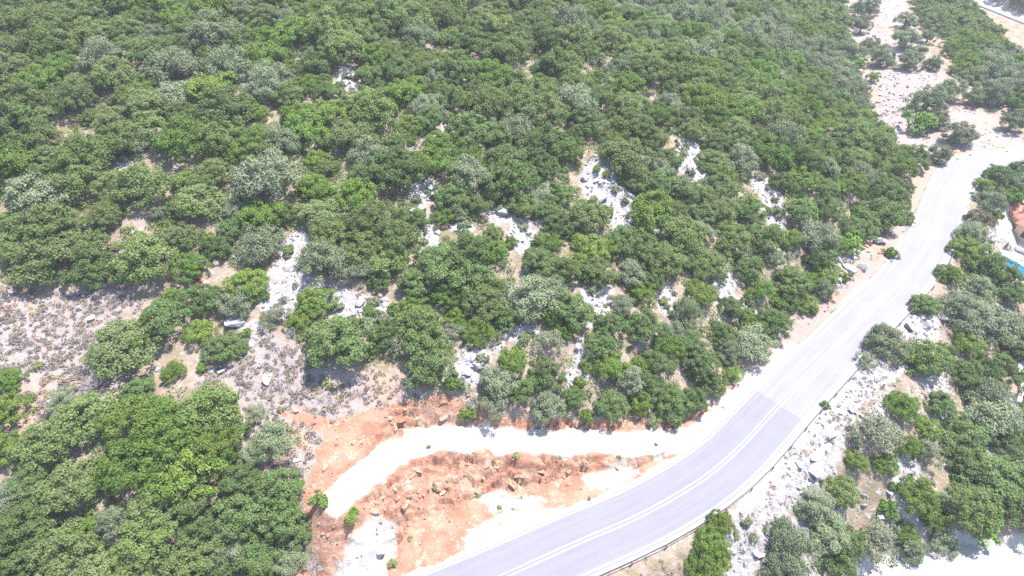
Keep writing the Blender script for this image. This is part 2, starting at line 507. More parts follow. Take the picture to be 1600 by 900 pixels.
M = {}
M['ground'] = mat('ground', ground_build)
M['lime'] = mat('limestone', stone_build((.22, .215, .23), (.345, .335, .343), (.15, .13, .12)))
M['limered'] = mat('red_limestone', stone_build((.275, .135, .092), (.335, .24, .175), (.21, .095, .062)))
M['bark'] = mat('bark', plain_build((.09, .07, .055), (.17, .14, .11), .9, 6))
M['deadwood'] = mat('dead_wood', plain_build((.22, .20, .20), (.34, .31, .31), .9, 6))
M['oak'] = mat('oak_leaf', leaf_build((.142, .192, .058), (.170, .210, .084), (.116, .166, .046), .38))
M['kermes'] = mat('kermes_leaf', leaf_build((.116, .174, .056), (.138, .192, .072), (.096, .150, .044), .38))
M['mastic'] = mat('mastic_leaf', leaf_build((.104, .180, .032), (.152, .206, .042), (.092, .160, .028), .34))
M['olive'] = mat('olive_leaf', leaf_build((.176, .208, .116), (.200, .228, .142), (.146, .180, .092), .25, .18))
M['wisp'] = mat('wispy_leaf', leaf_build((.176, .196, .112), (.202, .214, .142), (.150, .170, .090), .22))
M['weed'] = mat('weed_leaf', leaf_build((.20, .235, .09), (.23, .245, .11), (.17, .21, .07), .25))
M['fig'] = mat('fig_leaf', leaf_build((.110, .200, .030), (.140, .230, .045), (.085, .170, .022), .3))
M['brown'] = mat('brown_leaf', leaf_build((.190, .165, .100), (.220, .190, .125), (.150, .140, .070), .2))
M['redleaf'] = mat('red_leaf', leaf_build((.26, .05, .045), (.30, .07, .06), (.20, .04, .03), .2))
M['tuft'] = mat('dry_cushion', leaf_build((.25, .225, .225), (.27, .235, .225), (.215, .195, .175), .3, .1))
M['tuftb'] = mat('brown_cushion', leaf_build((.26, .19, .155), (.29, .225, .185), (.20, .155, .12), .2, .1))
M['tufty'] = mat('yellow_cushion', leaf_build((.24, .21, .06), (.20, .20, .08), (.26, .20, .08), .1, .2))
M['asphalt_new'] = mat('asphalt_new', asphalt_build((.140, .135, .156), (.149, .144, .165), (.160, .155, .174)))
M['asphalt_old'] = mat('asphalt_old', asphalt_build((.164, .157, .178), (.175, .168, .189), (.194, .187, .204)))
M['paint'] = mat('road_paint', plain_build((.22, .215, .23), (.36, .355, .36), .7, 2.5))
M['concrete'] = mat('concrete', plain_build((.24, .23, .235), (.31, .30, .30), .9, 2.0, bump=.3))
M['tar'] = mat('tar', plain_build((.16, .15, .17), (.24, .23, .25), .9, 4))
M['steel'] = mat('galvanised_steel', plain_build((.10, .10, .11), (.15, .15, .16), .6, 2.0, .3))
M['darkmetal'] = mat('dark_metal', plain_build((.05, .05, .055), (.08, .08, .085), .5, 3, .5))
M['wall'] = mat('ochre_render', plain_build((.58, .47, .29), (.63, .51, .32), .9, 1.2))
M['tile'] = mat('roof_tile', plain_build((.44, .17, .13), (.54, .24, .19), .85, 1.0))
M['frame'] = mat('window_frame', plain_build((.22, .16, .10), (.26, .19, .12), .7, 4))
M['glass'] = mat('window_glass', plain_build((.02, .025, .03), (.03, .035, .04), .08, 1, .6))
M['paving'] = mat('terrace_paving', plain_build((.52, .50, .49), (.62, .60, .59), .9, .8, bump=.2))
M['stonewall'] = mat('dark_stone', stone_build((.17, .155, .17), (.27, .25, .26), (.11, .10, .11)))
M['pooltile'] = mat('pool_tile', plain_build((.10, .40, .62), (.13, .46, .68), .5, 2))
def water_build(nt, bs, N, L):
    tr = N('BsdfTransparent', Color=(.62, .90, .98, 1))
    gl = N('BsdfGlossy', Color=(1, 1, 1, 1), Roughness=.05)
    bp = N('Bump', Strength=.2, Distance=.05)
    L(noise(nt, 3, 3, .5, objvec(nt)), bp.inputs['Height'])
    L(bp.outputs[0], gl.inputs['Normal'])
    fr = N('Fresnel', IOR=1.33)
    mx = N('MixShader')
    L(fr.outputs[0], mx.inputs[0]); L(tr.outputs[0], mx.inputs[1]); L(gl.outputs[0], mx.inputs[2])
    L(mx.outputs[0], nt.nodes['Material Output'].inputs[0])
M['water'] = mat('pool_water', water_build)

# ------------------------------------------------------------------ mesh helpers
def np_mesh(name, V, F, material, smooth_=False):
    """V (n,3); F (m,k) of one face size, or a list of such arrays"""
    me = bpy.data.meshes.new(name)
    Fs = F if isinstance(F, list) else [F]
    idx = np.concatenate([f.reshape(-1) for f in Fs]).astype(np.int32)
    tot = np.concatenate([np.full(len(f), f.shape[1]) for f in Fs]).astype(np.int32)
    start = np.concatenate([[0], np.cumsum(tot)[:-1]]).astype(np.int32)
    me.vertices.add(len(V)); me.loops.add(len(idx)); me.polygons.add(len(tot))
    me.vertices.foreach_set('co', np.ascontiguousarray(V, np.float32).reshape(-1))
    me.loops.foreach_set('vertex_index', idx)
    me.polygons.foreach_set('loop_start', start)
    me.polygons.foreach_set('loop_total', tot)
    me.polygons.foreach_set('use_smooth', np.full(len(tot), smooth_, bool))
    me.update(calc_edges=True)
    me.validate()
    if material is not None:
        me.materials.append(material)
    return me

def link(name, me, parent=None, loc=None):
    o = bpy.data.objects.new(name, me)
    COL.objects.link(o)
    if parent is not None:
        o.parent = parent
    if loc is not None:
        o.location = loc
    return o

def tag(o, label=None, cat=None, group=None, kind=None):
    if label: o['label'] = label
    if cat: o['category'] = cat
    if group: o['group'] = group
    if kind: o['kind'] = kind
    return o

class MB:
    """collects boxes, tubes and free faces into one mesh"""
    def __init__(s): s.v, s.f = [], []
    def add(s, V, F):
        n = len(s.v)
        s.v += [tuple(p) for p in V]
        s.f += [tuple(i + n for i in f) for f in F]
    def box(s, o, a, b, c):
        o, a, b, c = map(np.array, (o, a, b, c))
        V = [o, o + a, o + a + b, o + b, o + c, o + a + c, o + a + b + c, o + b + c]
        s.add(V, [(0, 3, 2, 1), (4, 5, 6, 7), (0, 1, 5, 4), (1, 2, 6, 5), (2, 3, 7, 6), (3, 0, 4, 7)])
    def tube(s, path, radii, n=6):
        path = [Vector(p) for p in path]
        V, F = [], []
        for i, p in enumerate(path):
            d = (path[min(i + 1, len(path) - 1)] - path[max(i - 1, 0)]).normalized()
            u = d.cross(Vector((.31, .95, .05)) if abs(d.y) < .9 else Vector((1, 0, 0))).normalized()
            w = d.cross(u)
            for k in range(n):
                a = 2 * math.pi * k / n
                V.append(p + (u * math.cos(a) + w * math.sin(a)) * radii[i])
        for i in range(len(path) - 1):
            for k in range(n):
                F.append((i * n + k, i * n + (k + 1) % n, (i + 1) * n + (k + 1) % n, (i + 1) * n + k))
        F.append(tuple(range(n))[::-1]); F.append(tuple((len(path) - 1) * n + k for k in range(n)))
        s.add(V, F)
    def mesh(s, name, material, smooth_=False):
        me = bpy.data.meshes.new(name)
        me.from_pydata(s.v, [], s.f)
        me.materials.append(material)
        if smooth_:
            me.polygons.foreach_set('use_smooth', [True] * len(me.polygons))
        me.update()
        return me

# ------------------------------------------------------------------ ground sheet
ny, nx = GX.shape
I = np.arange(ny * nx).reshape(ny, nx)
quads = np.stack([I[:-1, :-1], I[:-1, 1:], I[1:, 1:], I[1:, :-1]], -1).reshape(-1, 4)
me = np_mesh('ground', np.stack([GX, GY, GZ], -1).reshape(-1, 3), quads, M['ground'], True)
ca = me.attributes.new('zones', 'FLOAT_COLOR', 'POINT')
DRYALL = np.maximum(DRY, GROVE * .9)
zones = np.stack([RED * (1 - in_poly(GX, GY, TERPOLY)), GRAV, DRYALL, np.maximum(ROCK, GROVEROCK * .8)], -1).astype(np.float32)
ca.data.foreach_set('color', zones.reshape(-1))
g = link('ground', me)
tag(g, kind='structure')

# ------------------------------------------------------------------ roads
def frames(P):
    T = np.gradient(P[:, :2], axis=0)
    T /= np.linalg.norm(T, axis=1)[:, None]
    return T, np.stack([T[:, 1], -T[:, 0]], 1)          # tangent, right-hand normal

def strip(name, P, o0, o1, lift, material, thick=.25, parent=None, s0=None, s1=None):
    """a ribbon along P between the offsets o0 < o1 (right-hand positive), with a real edge"""
    T, R = frames(P)
    s = np.concatenate([[0], np.cumsum(np.linalg.norm(np.diff(P[:, :2], axis=0), axis=1))])
    m = np.ones(len(P), bool)
    if s0 is not None: m &= s >= s0
    if s1 is not None: m &= s <= s1
    Pm, Rm, sm = P[m], R[m], s[m]
    K = 5 if thick > .1 else 2
    offs = np.linspace(o0, o1, K)
    V, UV = [], []
    n = len(Pm)
    for o in offs:
        V.append(np.column_stack([Pm[:, :2] + Rm * o, Pm[:, 2] + lift]))
        UV.append(np.column_stack([np.full(n, o), sm]))
    for o in (o0, o1):
        V.append(np.column_stack([Pm[:, :2] + Rm * o, Pm[:, 2] + lift - thick]))
        UV.append(np.column_stack([np.full(n, o), sm]))
    V, UV = np.vstack(V), np.vstack(UV)
    F = []
    i = np.arange(n - 1)
    for k in range(K - 1):
        F.append(np.stack([k * n + i, (k + 1) * n + i, (k + 1) * n + i + 1, k * n + i + 1], 1))
    F.append(np.stack([K * n + i, i, i + 1, K * n + i + 1], 1))
    F.append(np.stack([(K - 1) * n + i, (K + 1) * n + i, (K + 1) * n + i + 1, (K - 1) * n + i + 1], 1))
    F = np.vstack(F)
    F = F[:, ::-1]
    me = np_mesh(name, V, F, material)
    uvl = me.uv_layers.new(name='UVMap')
    li = np.zeros(len(me.loops), np.int32)
    me.loops.foreach_get('vertex_index', li)
    uvl.data.foreach_set('uv', UV[li].astype(np.float32).reshape(-1))
    return link(name, me, parent)

def arclen(P, pt):
    s = np.concatenate([[0], np.cumsum(np.linalg.norm(np.diff(P[:, :2], axis=0), axis=1))])
    return s[int(np.argmin(np.hypot(P[:, 0] - pt[0], P[:, 1] - pt[1])))]

S_JOIN = arclen(ROAD, on_plane(1219, 634, 0))
ra = tag(strip('road_newer_asphalt', ROAD, -3.45, 3.50, .060, M['asphalt_new'], s1=S_JOIN), kind='structure')
rb = tag(strip('road_older_asphalt', ROAD, -3.45, 3.50, .068, M['asphalt_old'], s0=S_JOIN - .99), kind='structure')
strip('edge_line', ROAD, -3.32, -3.12, .082, M['paint'], .004, ra)
strip('edge_line', ROAD, 3.12, 3.36, .082, M['paint'], .004, ra)
strip('centre_line', ROAD, -.28, -.14, .082, M['paint'], .004, ra)
strip('centre_line', ROAD, .14, .28, .082, M['paint'], .004, ra)
tag(strip('road_gutter', ROAD, 3.505, 4.02, .050, M['concrete'], .25), kind='structure')
tag(strip('road_edge_seam', ROAD, -3.58, -3.455, .045, M['tar'], .2), kind='structure')
lr = tag(strip('lower_road', LOWER, -3.2, 3.2, .070, M['concrete']), kind='structure')
strip('edge_line', LOWER, -2.9, -2.75, .085, M['paint'], .004, lr)
fr_ = tag(strip('far_road', FARR, -2.9, 2.9, .08, M['asphalt_old']), kind='structure')
# ------------------------------------------------------------------ plants: prototypes in a unit crown (radius 1), then copies
def unit_dirs(n, rng):
    v = rng.normal(size=(n, 3))
    return v / np.linalg.norm(v, axis=1)[:, None]

def leaf_quads(C, Nrm, size, aspect, rng):
    n = len(C)
    Nrm = Nrm / np.linalg.norm(Nrm, axis=1)[:, None]
    r = unit_dirs(n, rng)
    U = np.cross(Nrm, r); U /= np.linalg.norm(U, axis=1)[:, None] + 1e-9
    W = np.cross(Nrm, U)
    s = size * rng.uniform(.65, 1.35, (n, 1))
    a, b = U * s * aspect * .5, W * s / aspect * .5
    k = Nrm * s * .18
    V = np.stack([C - a - b * .6 - k, C - a * .1 - b * 1.25, C + a + b * .3 - k, C + a * .15 + b * 1.3], 1).reshape(-1, 3)
    return V, np.arange(4 * n).reshape(n, 4)

def crown_mesh(name, seed, material, lobes=7, clumps=9, per=70, leaf=.075, aspect=1.25, cz=.72, hz=.62, spread=.52, lr=(.40, .58), cr=(.17, .27), bare=0.0, low=-.35):
    rng = np.random.default_rng(seed)
    LC, LR = [], []
    a0 = rng.uniform(0, 6.28)
    for i in range(lobes):
        if i == 0:
            LC.append((rng.uniform(-.12, .12), rng.uniform(-.12, .12), cz + hz * .32)); LR.append(rng.uniform(*lr) * 1.12)
        else:
            a = a0 + 6.283 * i / (lobes - 1) + rng.uniform(-.35, .35)
            r = spread * rng.uniform(.65, 1.15)
            LC.append((math.cos(a) * r, math.sin(a) * r, cz - hz * .18 + rng.uniform(-.16, .16))); LR.append(rng.uniform(*lr))
    CC, CD, CR = [], [], []
    for c, r in zip(LC, LR):
        d = unit_dirs(clumps * 3, rng)
        d = d[d[:, 2] > low][:clumps]
        for q in d:
            p = np.array(c) + q * np.array([r, r, r * hz / .62 * .85]) * rng.uniform(.72, 1.0)
            CC.append(p); CD.append(q); CR.append(rng.uniform(*cr))
    CC, CD, CR = np.array(CC), np.array(CD), np.array(CR)
    keep = rng.uniform(size=len(CC)) > bare
    CC, CD, CR = CC[keep], CD[keep], CR[keep]
    n = len(CC)
    idx = np.repeat(np.arange(n), per)
    d = unit_dirs(len(idx), rng)
    flip = np.sum(d * (CD[idx] + np.array([0, 0, .5])), 1) < -.35
    d[flip] *= -1
    rr = CR[idx][:, None] * rng.uniform(.45, 1.12, (len(idx), 1)) * np.array([1.12, 1.12, .82])
    C = CC[idx] + d * rr
    C[:, 2] = np.maximum(C[:, 2], .04)
    Nn = d * .9 + np.array([0, 0, .5]) + rng.normal(size=d.shape) * .45
    V, F = leaf_quads(C, Nn, leaf, aspect, rng)
    return np_mesh(name, V, F, material), LC

def trunk_mesh(name, seed, LC, material, h=.30, r0=.085, multi=1, twigs=0):
    rng = random.Random(seed)
    b = MB()
    for k in range(multi):
        ox, oy = (rng.uniform(-.12, .12), rng.uniform(-.12, .12)) if multi > 1 else (0, 0)
        tx, ty = ox + rng.uniform(-.08, .08), oy + rng.uniform(-.08, .08)
        b.tube([(ox, oy, -.22), (ox * 1.1, oy * 1.1, .06), (tx, ty, h)], [r0 * 1.35 / multi ** .5, r0 / multi ** .5, r0 * .72 / multi ** .5], 7)
        for c in LC[k::multi]:
            m = Vector((tx, ty, h * .92)).lerp(Vector(c), .55) + Vector((rng.uniform(-.06, .06), rng.uniform(-.06, .06), rng.uniform(-.02, .08)))
            b.tube([(tx, ty, h * .92), m, (c[0], c[1], c[2] + .12)], [r0 * .5, r0 * .3, r0 * .08], 5)
            for t in range(twigs):
                e = Vector(c) + Vector((rng.uniform(-.4, .4), rng.uniform(-.4, .4), rng.uniform(.0, .45)))
                b.tube([m, m.lerp(e, .6) + Vector((0, 0, .05)), e], [r0 * .2, r0 * .12, r0 * .04], 4)
    return b.mesh(name, material, True)

PROTO = {}
def proto(kind, n, cname, **kw):
    tk = {k: kw.pop(k) for k in ('h', 'r0', 'multi', 'twigs') if k in kw}
    bark = kw.pop('bark', M['bark'])
    PROTO[kind] = []
    for i in range(n):
        base = abs(sum(ord(ch) * (j + 3) for j, ch in enumerate(kind))) + 31 * i
        k2 = dict(kw)
        k2['lobes'] = kw.get('lobes', 7) + (i % 3) - 1
        cm, LC = crown_mesh('crown', base, M[cname], **k2)
        tm = trunk_mesh('trunk', base, LC, bark, **tk)
        PROTO[kind].append((tm, cm))

proto('holm_oak', 6, 'oak', lobes=9, clumps=15, per=80, leaf=.051, cr=(.12, .20), cz=.52, hz=.56, low=-.6, h=.25)
proto('kermes_oak', 6, 'kermes', lobes=9, clumps=14, per=82, leaf=.051, cz=.54, hz=.58, low=-.6, h=.25, spread=.55, lr=(.36, .52), cr=(.12, .19))
proto('mastic_shrub', 5, 'mastic', lobes=8, clumps=14, per=84, leaf=.048, cz=.46, hz=.54, low=-.6, spread=.48, cr=(.12, .20), multi=3, h=.22, r0=.06)
proto('olive_tree', 5, 'olive', lobes=7, clumps=10, per=70, leaf=.070, aspect=1.9, cz=.80, hz=.62, spread=.48, cr=(.17, .28), h=.42, r0=.10, low=-.7)
proto('wild_olive', 5, 'olive', lobes=8, clumps=11, per=96, leaf=.054, aspect=1.7, cz=.54, hz=.58, low=-.6, spread=.52, cr=(.16, .27))
proto('wispy_shrub', 4, 'wisp', lobes=8, clumps=8, per=40, leaf=.065, aspect=2.0, cz=.54, hz=.62, low=-.5, spread=.52, cr=(.14, .24), bare=.15, multi=4, h=.2, r0=.05, twigs=3, bark=M['deadwood'])
proto('fig_tree', 2, 'fig', lobes=6, clumps=8, per=44, leaf=.105, aspect=1.15, cz=.72, hz=.6, multi=2, h=.25, r0=.06)
proto('broom_shrub', 2, 'brown', lobes=7, clumps=9, per=70, leaf=.07, aspect=2.0, cz=.66, hz=.62, multi=4, h=.2, r0=.05)
# small plants seen as a few clumps only
proto('herb_bush', 3, 'weed', lobes=4, clumps=6, per=26, leaf=.17, aspect=1.6, cz=.36, hz=.42, spread=.5, lr=(.34, .46), cr=(.2, .34), multi=3, h=.12, r0=.04, bare=.1)
proto('green_bush', 4, 'mastic', lobes=4, clumps=6, per=34, leaf=.17, cz=.45, hz=.5, spread=.45, lr=(.38, .5), cr=(.22, .34), multi=3, h=.15, r0=.05)
proto('grey_bush', 3, 'wisp', lobes=4, clumps=6, per=30, leaf=.16, aspect=1.8, cz=.45, hz=.5, spread=.45, lr=(.38, .5), cr=(.22, .34), multi=3, h=.15, r0=.05)
proto('red_bush', 1, 'redleaf', lobes=4, clumps=5, per=26, leaf=.17, cz=.45, hz=.5, spread=.4, multi=3, h=.15, r0=.05)

LOOK = {'holm_oak': ('dull olive-green holm oak', 'tree'), 'kermes_oak': ('deep green kermes oak', 'tree'), 'mastic_shrub': ('vivid green mastic shrub', 'shrub'),
        'olive_tree': ('silver-grey olive tree', 'tree'), 'wild_olive': ('grey-green wild olive', 'tree'), 'wispy_shrub': ('thin wispy grey-green shrub', 'shrub'),
        'fig_tree': ('light green broad-leaved fig tree', 'tree'), 'broom_shrub': ('straw-brown broom shrub', 'shrub'), 'green_bush': ('small bright green bush', 'bush'), 'herb_bush': ('small pale green herb bush', 'bush'), 'grey_bush': ('small grey-green bush', 'bush'), 'red_bush': ('small reddish withered bush', 'bush')}
PLACED = []          # x, y, r
COUNT = {}
def plant(kind, x, y, r, zone, label=None, group=None, hscale=1.0, variant=None):
    P = PROTO[kind]
    tm, cm = P[random.randrange(len(P)) if variant is None else variant % len(P)]
    e = bpy.data.objects.new(kind, None)
    COL.objects.link(e)
    e.empty_display_size = .2
    e.location = (x, y, gz(x, y) - .02)
    e.rotation_euler = (random.uniform(-.05, .05), random.uniform(-.05, .05), random.uniform(0, 6.283))
    a = random.uniform(.92, 1.08)
    e.scale = (r * a, r / a, r * hscale * random.uniform(.88, 1.14))
    for nm, m_ in (('trunk', tm), ('crown', cm)):
        c = bpy.data.objects.new(nm, m_)
        COL.objects.link(c)
        c.parent = e
    look, cat = LOOK[kind]
    size = '' if kind.endswith('bush') else ('large ' if r > 3.6 else ('small ' if r < 1.7 else ''))
    tag(e, label or f'{size}{look} {zone}', cat, group or f'{kind.replace("_", " ")}s {zone}')
    PLACED.append((x, y, r))
    COUNT[kind] = COUNT.get(kind, 0) + 1
    return e

def zone_of(px, py, x, y):
    hill = bool(in_poly(np.array([x]), np.array([y]), HILLPOLY)[0])
    if hill:
        if px < 500 and py > 590: return 'in the dense thicket beside the dirt track'
        if px < 480 and py > 430: return 'around the dry stony clearing'
        if float(poly_dist(np.array([x]), np.array([y]), TRACK)[0][0]) < 13: return 'on the bank above the dirt track'
        if float(poly_dist(np.array([x]), np.array([y]), ROAD[::2])[0][0]) < 17: return 'above the cut bank of the main road'
        if float(poly_dist(np.array([x]), np.array([y]), EDGE)[0][0]) < 14: return 'at the wood edge facing the olive grove'
        if py > 400: return 'among pale rocks on the middle slope'
        if py > 200: return 'in the wood higher up the slope'
        return 'in the closed wood near the hilltop'
    if bool(in_poly(np.array([x]), np.array([y]), GROVEPOLY)[0]):
        if px < 1470 or py > 130: return 'standing in the bare-soil olive grove'
        return 'in the dark wood beside the olive grove'
    if px > 1480 and py < 460: return 'around the house terrace below the road'
    return 'on the rocky slope below the guard rail'

KEY = dict(o='holm_oak', k='kermes_oak', m='mastic_shrub', v='olive_tree', w='wild_olive', y='wispy_shrub', f='fig_tree', b='broom_shrub', g='green_bush', e='herb_bush', r='grey_bush')
HAND = """64 395 112 o;142 415 86 k;78 346 100 o;15 380 70 o;222 400 104 o;295 412 62 m;282 366 66 o;337 384 54 k;408 380 80 w;247 332 34 w;313 466 68 k;368 470 56 w;382 440 72 m;190 535 116 o;250 497 92 k;
310 515 54 m;268 462 44 m;348 540 70 k;428 493 52 y;493 467 66 m;505 406 76 w;525 533 112 k;270 578 42 m;217 602 48 k;8 592 56 m;315 574 24 g;98 622 44 w;
205 655 90 m;265 680 104 m;205 720 104 m;300 728 104 m;340 690 84 m;240 640 72 m;165 742 72 m;255 748 84 m;130 648 84 o;72 690 88 o;52 724 56 o;325 636 90 o;400 642 40 y;428 688 62 w;393 705 44 w;
5 640 64 m;2 698 60 m;45 750 64 k;108 755 90 o;15 768 56 w;375 745 64 k;435 757 66 k;297 768 76 o;240 778 76 o;180 812 56 w;235 822 92 o;130 820 46 m;35 815 92 k;95 852 92 o;310 812 66 k;375 802 84 k;
440 806 66 k;464 830 52 k;398 860 84 k;298 866 84 o;210 874 84 o;150 882 76 o;15 862 76 k;75 893 60 o;350 850 66 w;335 892 66 k;405 892 56 m;500 782 32 g;450 870 50 w;270 905 70 o;170 930 80 k;20 920 70 k;420 925 50 m;
575 340 84 o;618 368 86 o;566 385 84 o;602 402 76 o;640 338 54 k;692 337 44 m;716 335 32 w;745 318 54 k;555 417 54 w;735 393 84 k;690 410 94 k;735 432 84 k;776 390 48 m;648 440 60 k;645 477 54 m;592 440 38 k;
827 460 92 w;860 445 60 w;895 480 74 k;842 405 62 k;888 420 58 o;855 325 54 k;877 356 48 k;940 328 38 m;1020 325 86 m;1000 385 74 k;1040 400 74 o;952 385 48 m;985 425 58 w;1003 455 48 m;750 465 74 o;787 483 54 k;
745 515 62 m;712 492 44 m;790 503 38 k;858 492 38 m;935 535 54 k;952 568 66 m;952 505 54 k;1005 507 64 k;1030 565 64 k;1055 515 48 w;605 517 64 k;632 543 56 y;668 560 92 k;705 595 34 g;705 522 48 y;800 560 58 m;
855 580 64 k;885 515 38 m;856 532 50 y;550 508 40 k;575 545 40 m;765 630 62 y;855 632 62 w;817 605 54 k;895 620 44 k;915 650 28 g;955 630 58 k;1000 627 50 m;1050 630 68 k;1015 605 54 k;1085 625 50 k;985 590 54 w;
1127 327 64 o;1170 327 60 k;1094 330 54 k;1145 365 74 o;1090 360 48 w;1168 415 54 k;1110 410 68 o;1077 400 54 k;1237 370 42 m;1275 370 62 w;1250 325 62 k;1293 325 54 k;1375 332 78 k;1400 305 56 k;1416 338 28 k;1328 378 42 f;1350 358 48 k;
1337 330 24 g;1394 393 24 g;1323 432 20 g;1290 420 54 m;1275 402 44 k;1208 400 34 w;1094 452 64 m;1188 448 54 m;1235 435 58 k;1260 472 48 m;1232 465 44 k;1286 452 38 w;1144 480 46 k;1205 500 66 k;1170 505 40 m;1140 550 48 w;1094 560 68 k;1077 530 54 k;1072 485 54 w;1115 600 46 k;1215 470 30 g;
1488 425 44 m;1512 385 50 m;1520 362 44 w;1531 342 40 b;1546 313 50 w;1586 308 46 f;1445 472 44 k;1535 410 64 k;1566 424 64 k;1582 456 54 k;1500 478 66 w;1540 498 84 w;1575 515 60 w;1515 533 52 m;1388 533 60 w;1353 560 38 y;1445 562 78 o;1560 572 66 k;1512 580 54 k;1590 540 50 k;1545 620 70 w;
1370 675 78 y;1412 632 54 m;1450 665 44 m;1420 695 42 m;1450 708 48 y;1505 680 74 k;1548 648 84 w;1512 712 74 k;1545 737 94 k;1592 742 76 k;1470 630 50 k;1338 718 42 m;1384 722 42 m;1434 770 66 m;1394 760 16 g;1390 795 34 g;1520 788 82 o;1490 782 40 w;1533 822 56 f;1465 805 52 m;1474 842 44 w;
1424 852 48 w;1418 830 44 m;1372 842 82 y;1270 785 58 w;1312 770 62 o;1290 822 68 w;1322 846 62 k;1303 879 66 k;1235 850 78 w;1225 890 66 w;1128 812 44 m;1112 842 62 m;1100 882 66 m;1125 870 56 m;1165 815 22 r;1178 840 18 r;1150 835 18 r;1600 800 70 k;1580 690 60 k;1290 632 16 g;1340 690 24 r;
1353 8 44 v;1348 36 36 v;1360 66 32 v;1380 86 40 v;1342 104 28 f;1364 121 24 f;1424 90 40 v;1460 97 28 v;1420 55 44 v;1418 28 38 v;1452 55 30 v;1440 75 26 v;1486 136 48 v;1455 150 60 v;1522 150 34 v;1435 192 50 f;1466 183 40 v;1505 205 50 v;1472 238 40 v;1586 187 44 v;
1563 268 44 k;1539 287 34 m;1592 285 44 w;1570 300 36 m;1600 262 40 k;1560 335 20 g;1544 378 14 g;
680 762 11 e;746 772 17 e;771 721 9 e;807 710 13 e;921 779 8 e;550 808 30 g;640 841 12 e;614 880 20 e;780 792 10 e;670 698 10 e;874 715 10 e;967 713 8 e;510 600 22 e;470 528 20 e;440 640 14 e;60 570 20 e;140 455 12 e;1025 694 8 e"""
for tok in HAND.replace('\n', '').split(';'):
    px, py, w_, kk = tok.split()
    px, py, w_ = float(px), float(py), float(w_)
    kind = KEY[kk]
    p, t = hit(px, py, 1.5)
    r = w_ / 2 * t / FPX * (.93 if kind == 'olive_tree' else 1.06 if px > 1200 and py > 330 else 1.08 if px < 480 and py > 600 else .98)
    zo = (0.85 if kind == 'olive_tree' else .55 if r > 1 else .4) * r
    p, t = hit(px, py, zo)
    r = w_ / 2 * t / FPX * (.93 if kind == 'olive_tree' else 1.06 if px > 1200 and py > 330 else 1.08 if px < 480 and py > 600 else .98)
    plant(kind, p[0], p[1], r, zone_of(px, py, p[0], p[1]))
NHAND = len(PLACED)
p, t = hit(308, 437, .5)
plant('red_bush', p[0], p[1], .75, '', 'small reddish withered bush at the foot of a deep green oak', 'red bushes')

for k in range(180):                                      # little bushes that break up the rocky gaps
    gx, gy, rx, ry = GAPS[k % len(GAPS)]
    a, q = random.uniform(0, 6.28), random.uniform(.35, 1.15)
    p, t = hit(gx + math.cos(a) * rx * q, gy + math.sin(a) * ry * q, .4)
    r = random.uniform(.45, 1.1)
    kind = random.choice(['green_bush', 'grey_bush', 'grey_bush', 'herb_bush'])
    plant(kind, p[0], p[1], r, 'among rubble in a rocky gap ' + ('of the higher wood' if gy < 400 else 'between middle-slope trees'))
# closed wood: crowns spaced by their own size, kept off the rocky gaps, the road and the clearings
FOREST = [[(-160, -90), (1300, -90), (1312, 0), (1335, 100), (1370, 190), (1412, 232), (1462, 256), (1462, 288), (1440, 315), (1418, 352), (1365, 392), (1300, 455), (1232, 530), (1172, 552), (1108, 640), (1000, 650), (870, 648),
           (760, 630), (690, 585), (600, 560), (540, 560), (470, 500), (400, 440), (330, 425), (210, 440), (60, 425), (-160, 400)],
          [(-160, 690), (25, 690), (110, 650), (200, 600), (330, 600), (368, 640), (380, 710), (455, 730), (482, 800), (470, 860), (420, 900), (420, 985), (-160, 985)],
          [(1840, 450), (1600, 440), (1500, 440), (1470, 500), (1430, 640), (1480, 760), (1560, 850), (1840, 850)],
          [(1440, -60), (1490, -12), (1545, 32), (1588, 76), (1720, 110), (1720, 172), (1600, 168), (1560, 160), (1530, 128), (1492, 100), (1482, 50), (1440, 10)],
          [(1560, -60), (1740, -60), (1740, 50), (1640, 30), (1600, 14)]]
GA = np.array(GAPS, float)
cand_n = 26000
cx = RNG.uniform(-150, 230, cand_n); cy = RNG.uniform(8, 300, cand_n)
cz_ = gsample(GZ, cx, cy)
cr_ = np.clip(RNG.lognormal(math.log(2.5), .30, cand_n), 1.5, 4.6)
cu, cv, cd = project(cx, cy, cz_ + cr_ * .55)
gu, gv_, _ = project(cx, cy, cz_)
fid = np.full(cand_n, -1)
for k, poly in enumerate(FOREST):
    m = in_poly(cu, cv, poly) & (cd > 10) & (fid < 0)
    fid[m] = k
drc, _, _ = poly_dist(cx, cy, ROAD[::2])
drt, _, _ = poly_dist(cx, cy, TRACK)
drl, _, _ = poly_dist(cx, cy, LOWER)
drf, _, _ = poly_dist(cx, cy, FARR)
dte, _, _ = poly_dist(cx, cy, TERPOLY, True)
ok = (fid >= 0) & (drc > 5.5 + cr_ * .6) & (drt > 3 + cr_ * .6) & (drl > 5.5 + cr_ * .7) & (drf > 4.5 + cr_) & ~in_poly(cx, cy, TERPOLY) & (dte > cr_ * .8)
for gx, gy, rx, ry in GAPS:
    rp = cr_ * FPX / cd * (.42 if rx > 10 else .12)
    ok &= np.hypot((cu - gx) / (rx * (1 if rx > 10 else .8) + rp), (cv - gy) / (ry * (1 if rx > 10 else .8) + rp)) > 1
order = np.nonzero(ok)[0]
order = order[np.argsort(-cr_[order])]
Tf = np.gradient(FARR[:, :2], axis=0); Tf /= np.linalg.norm(Tf, axis=1)[:, None]
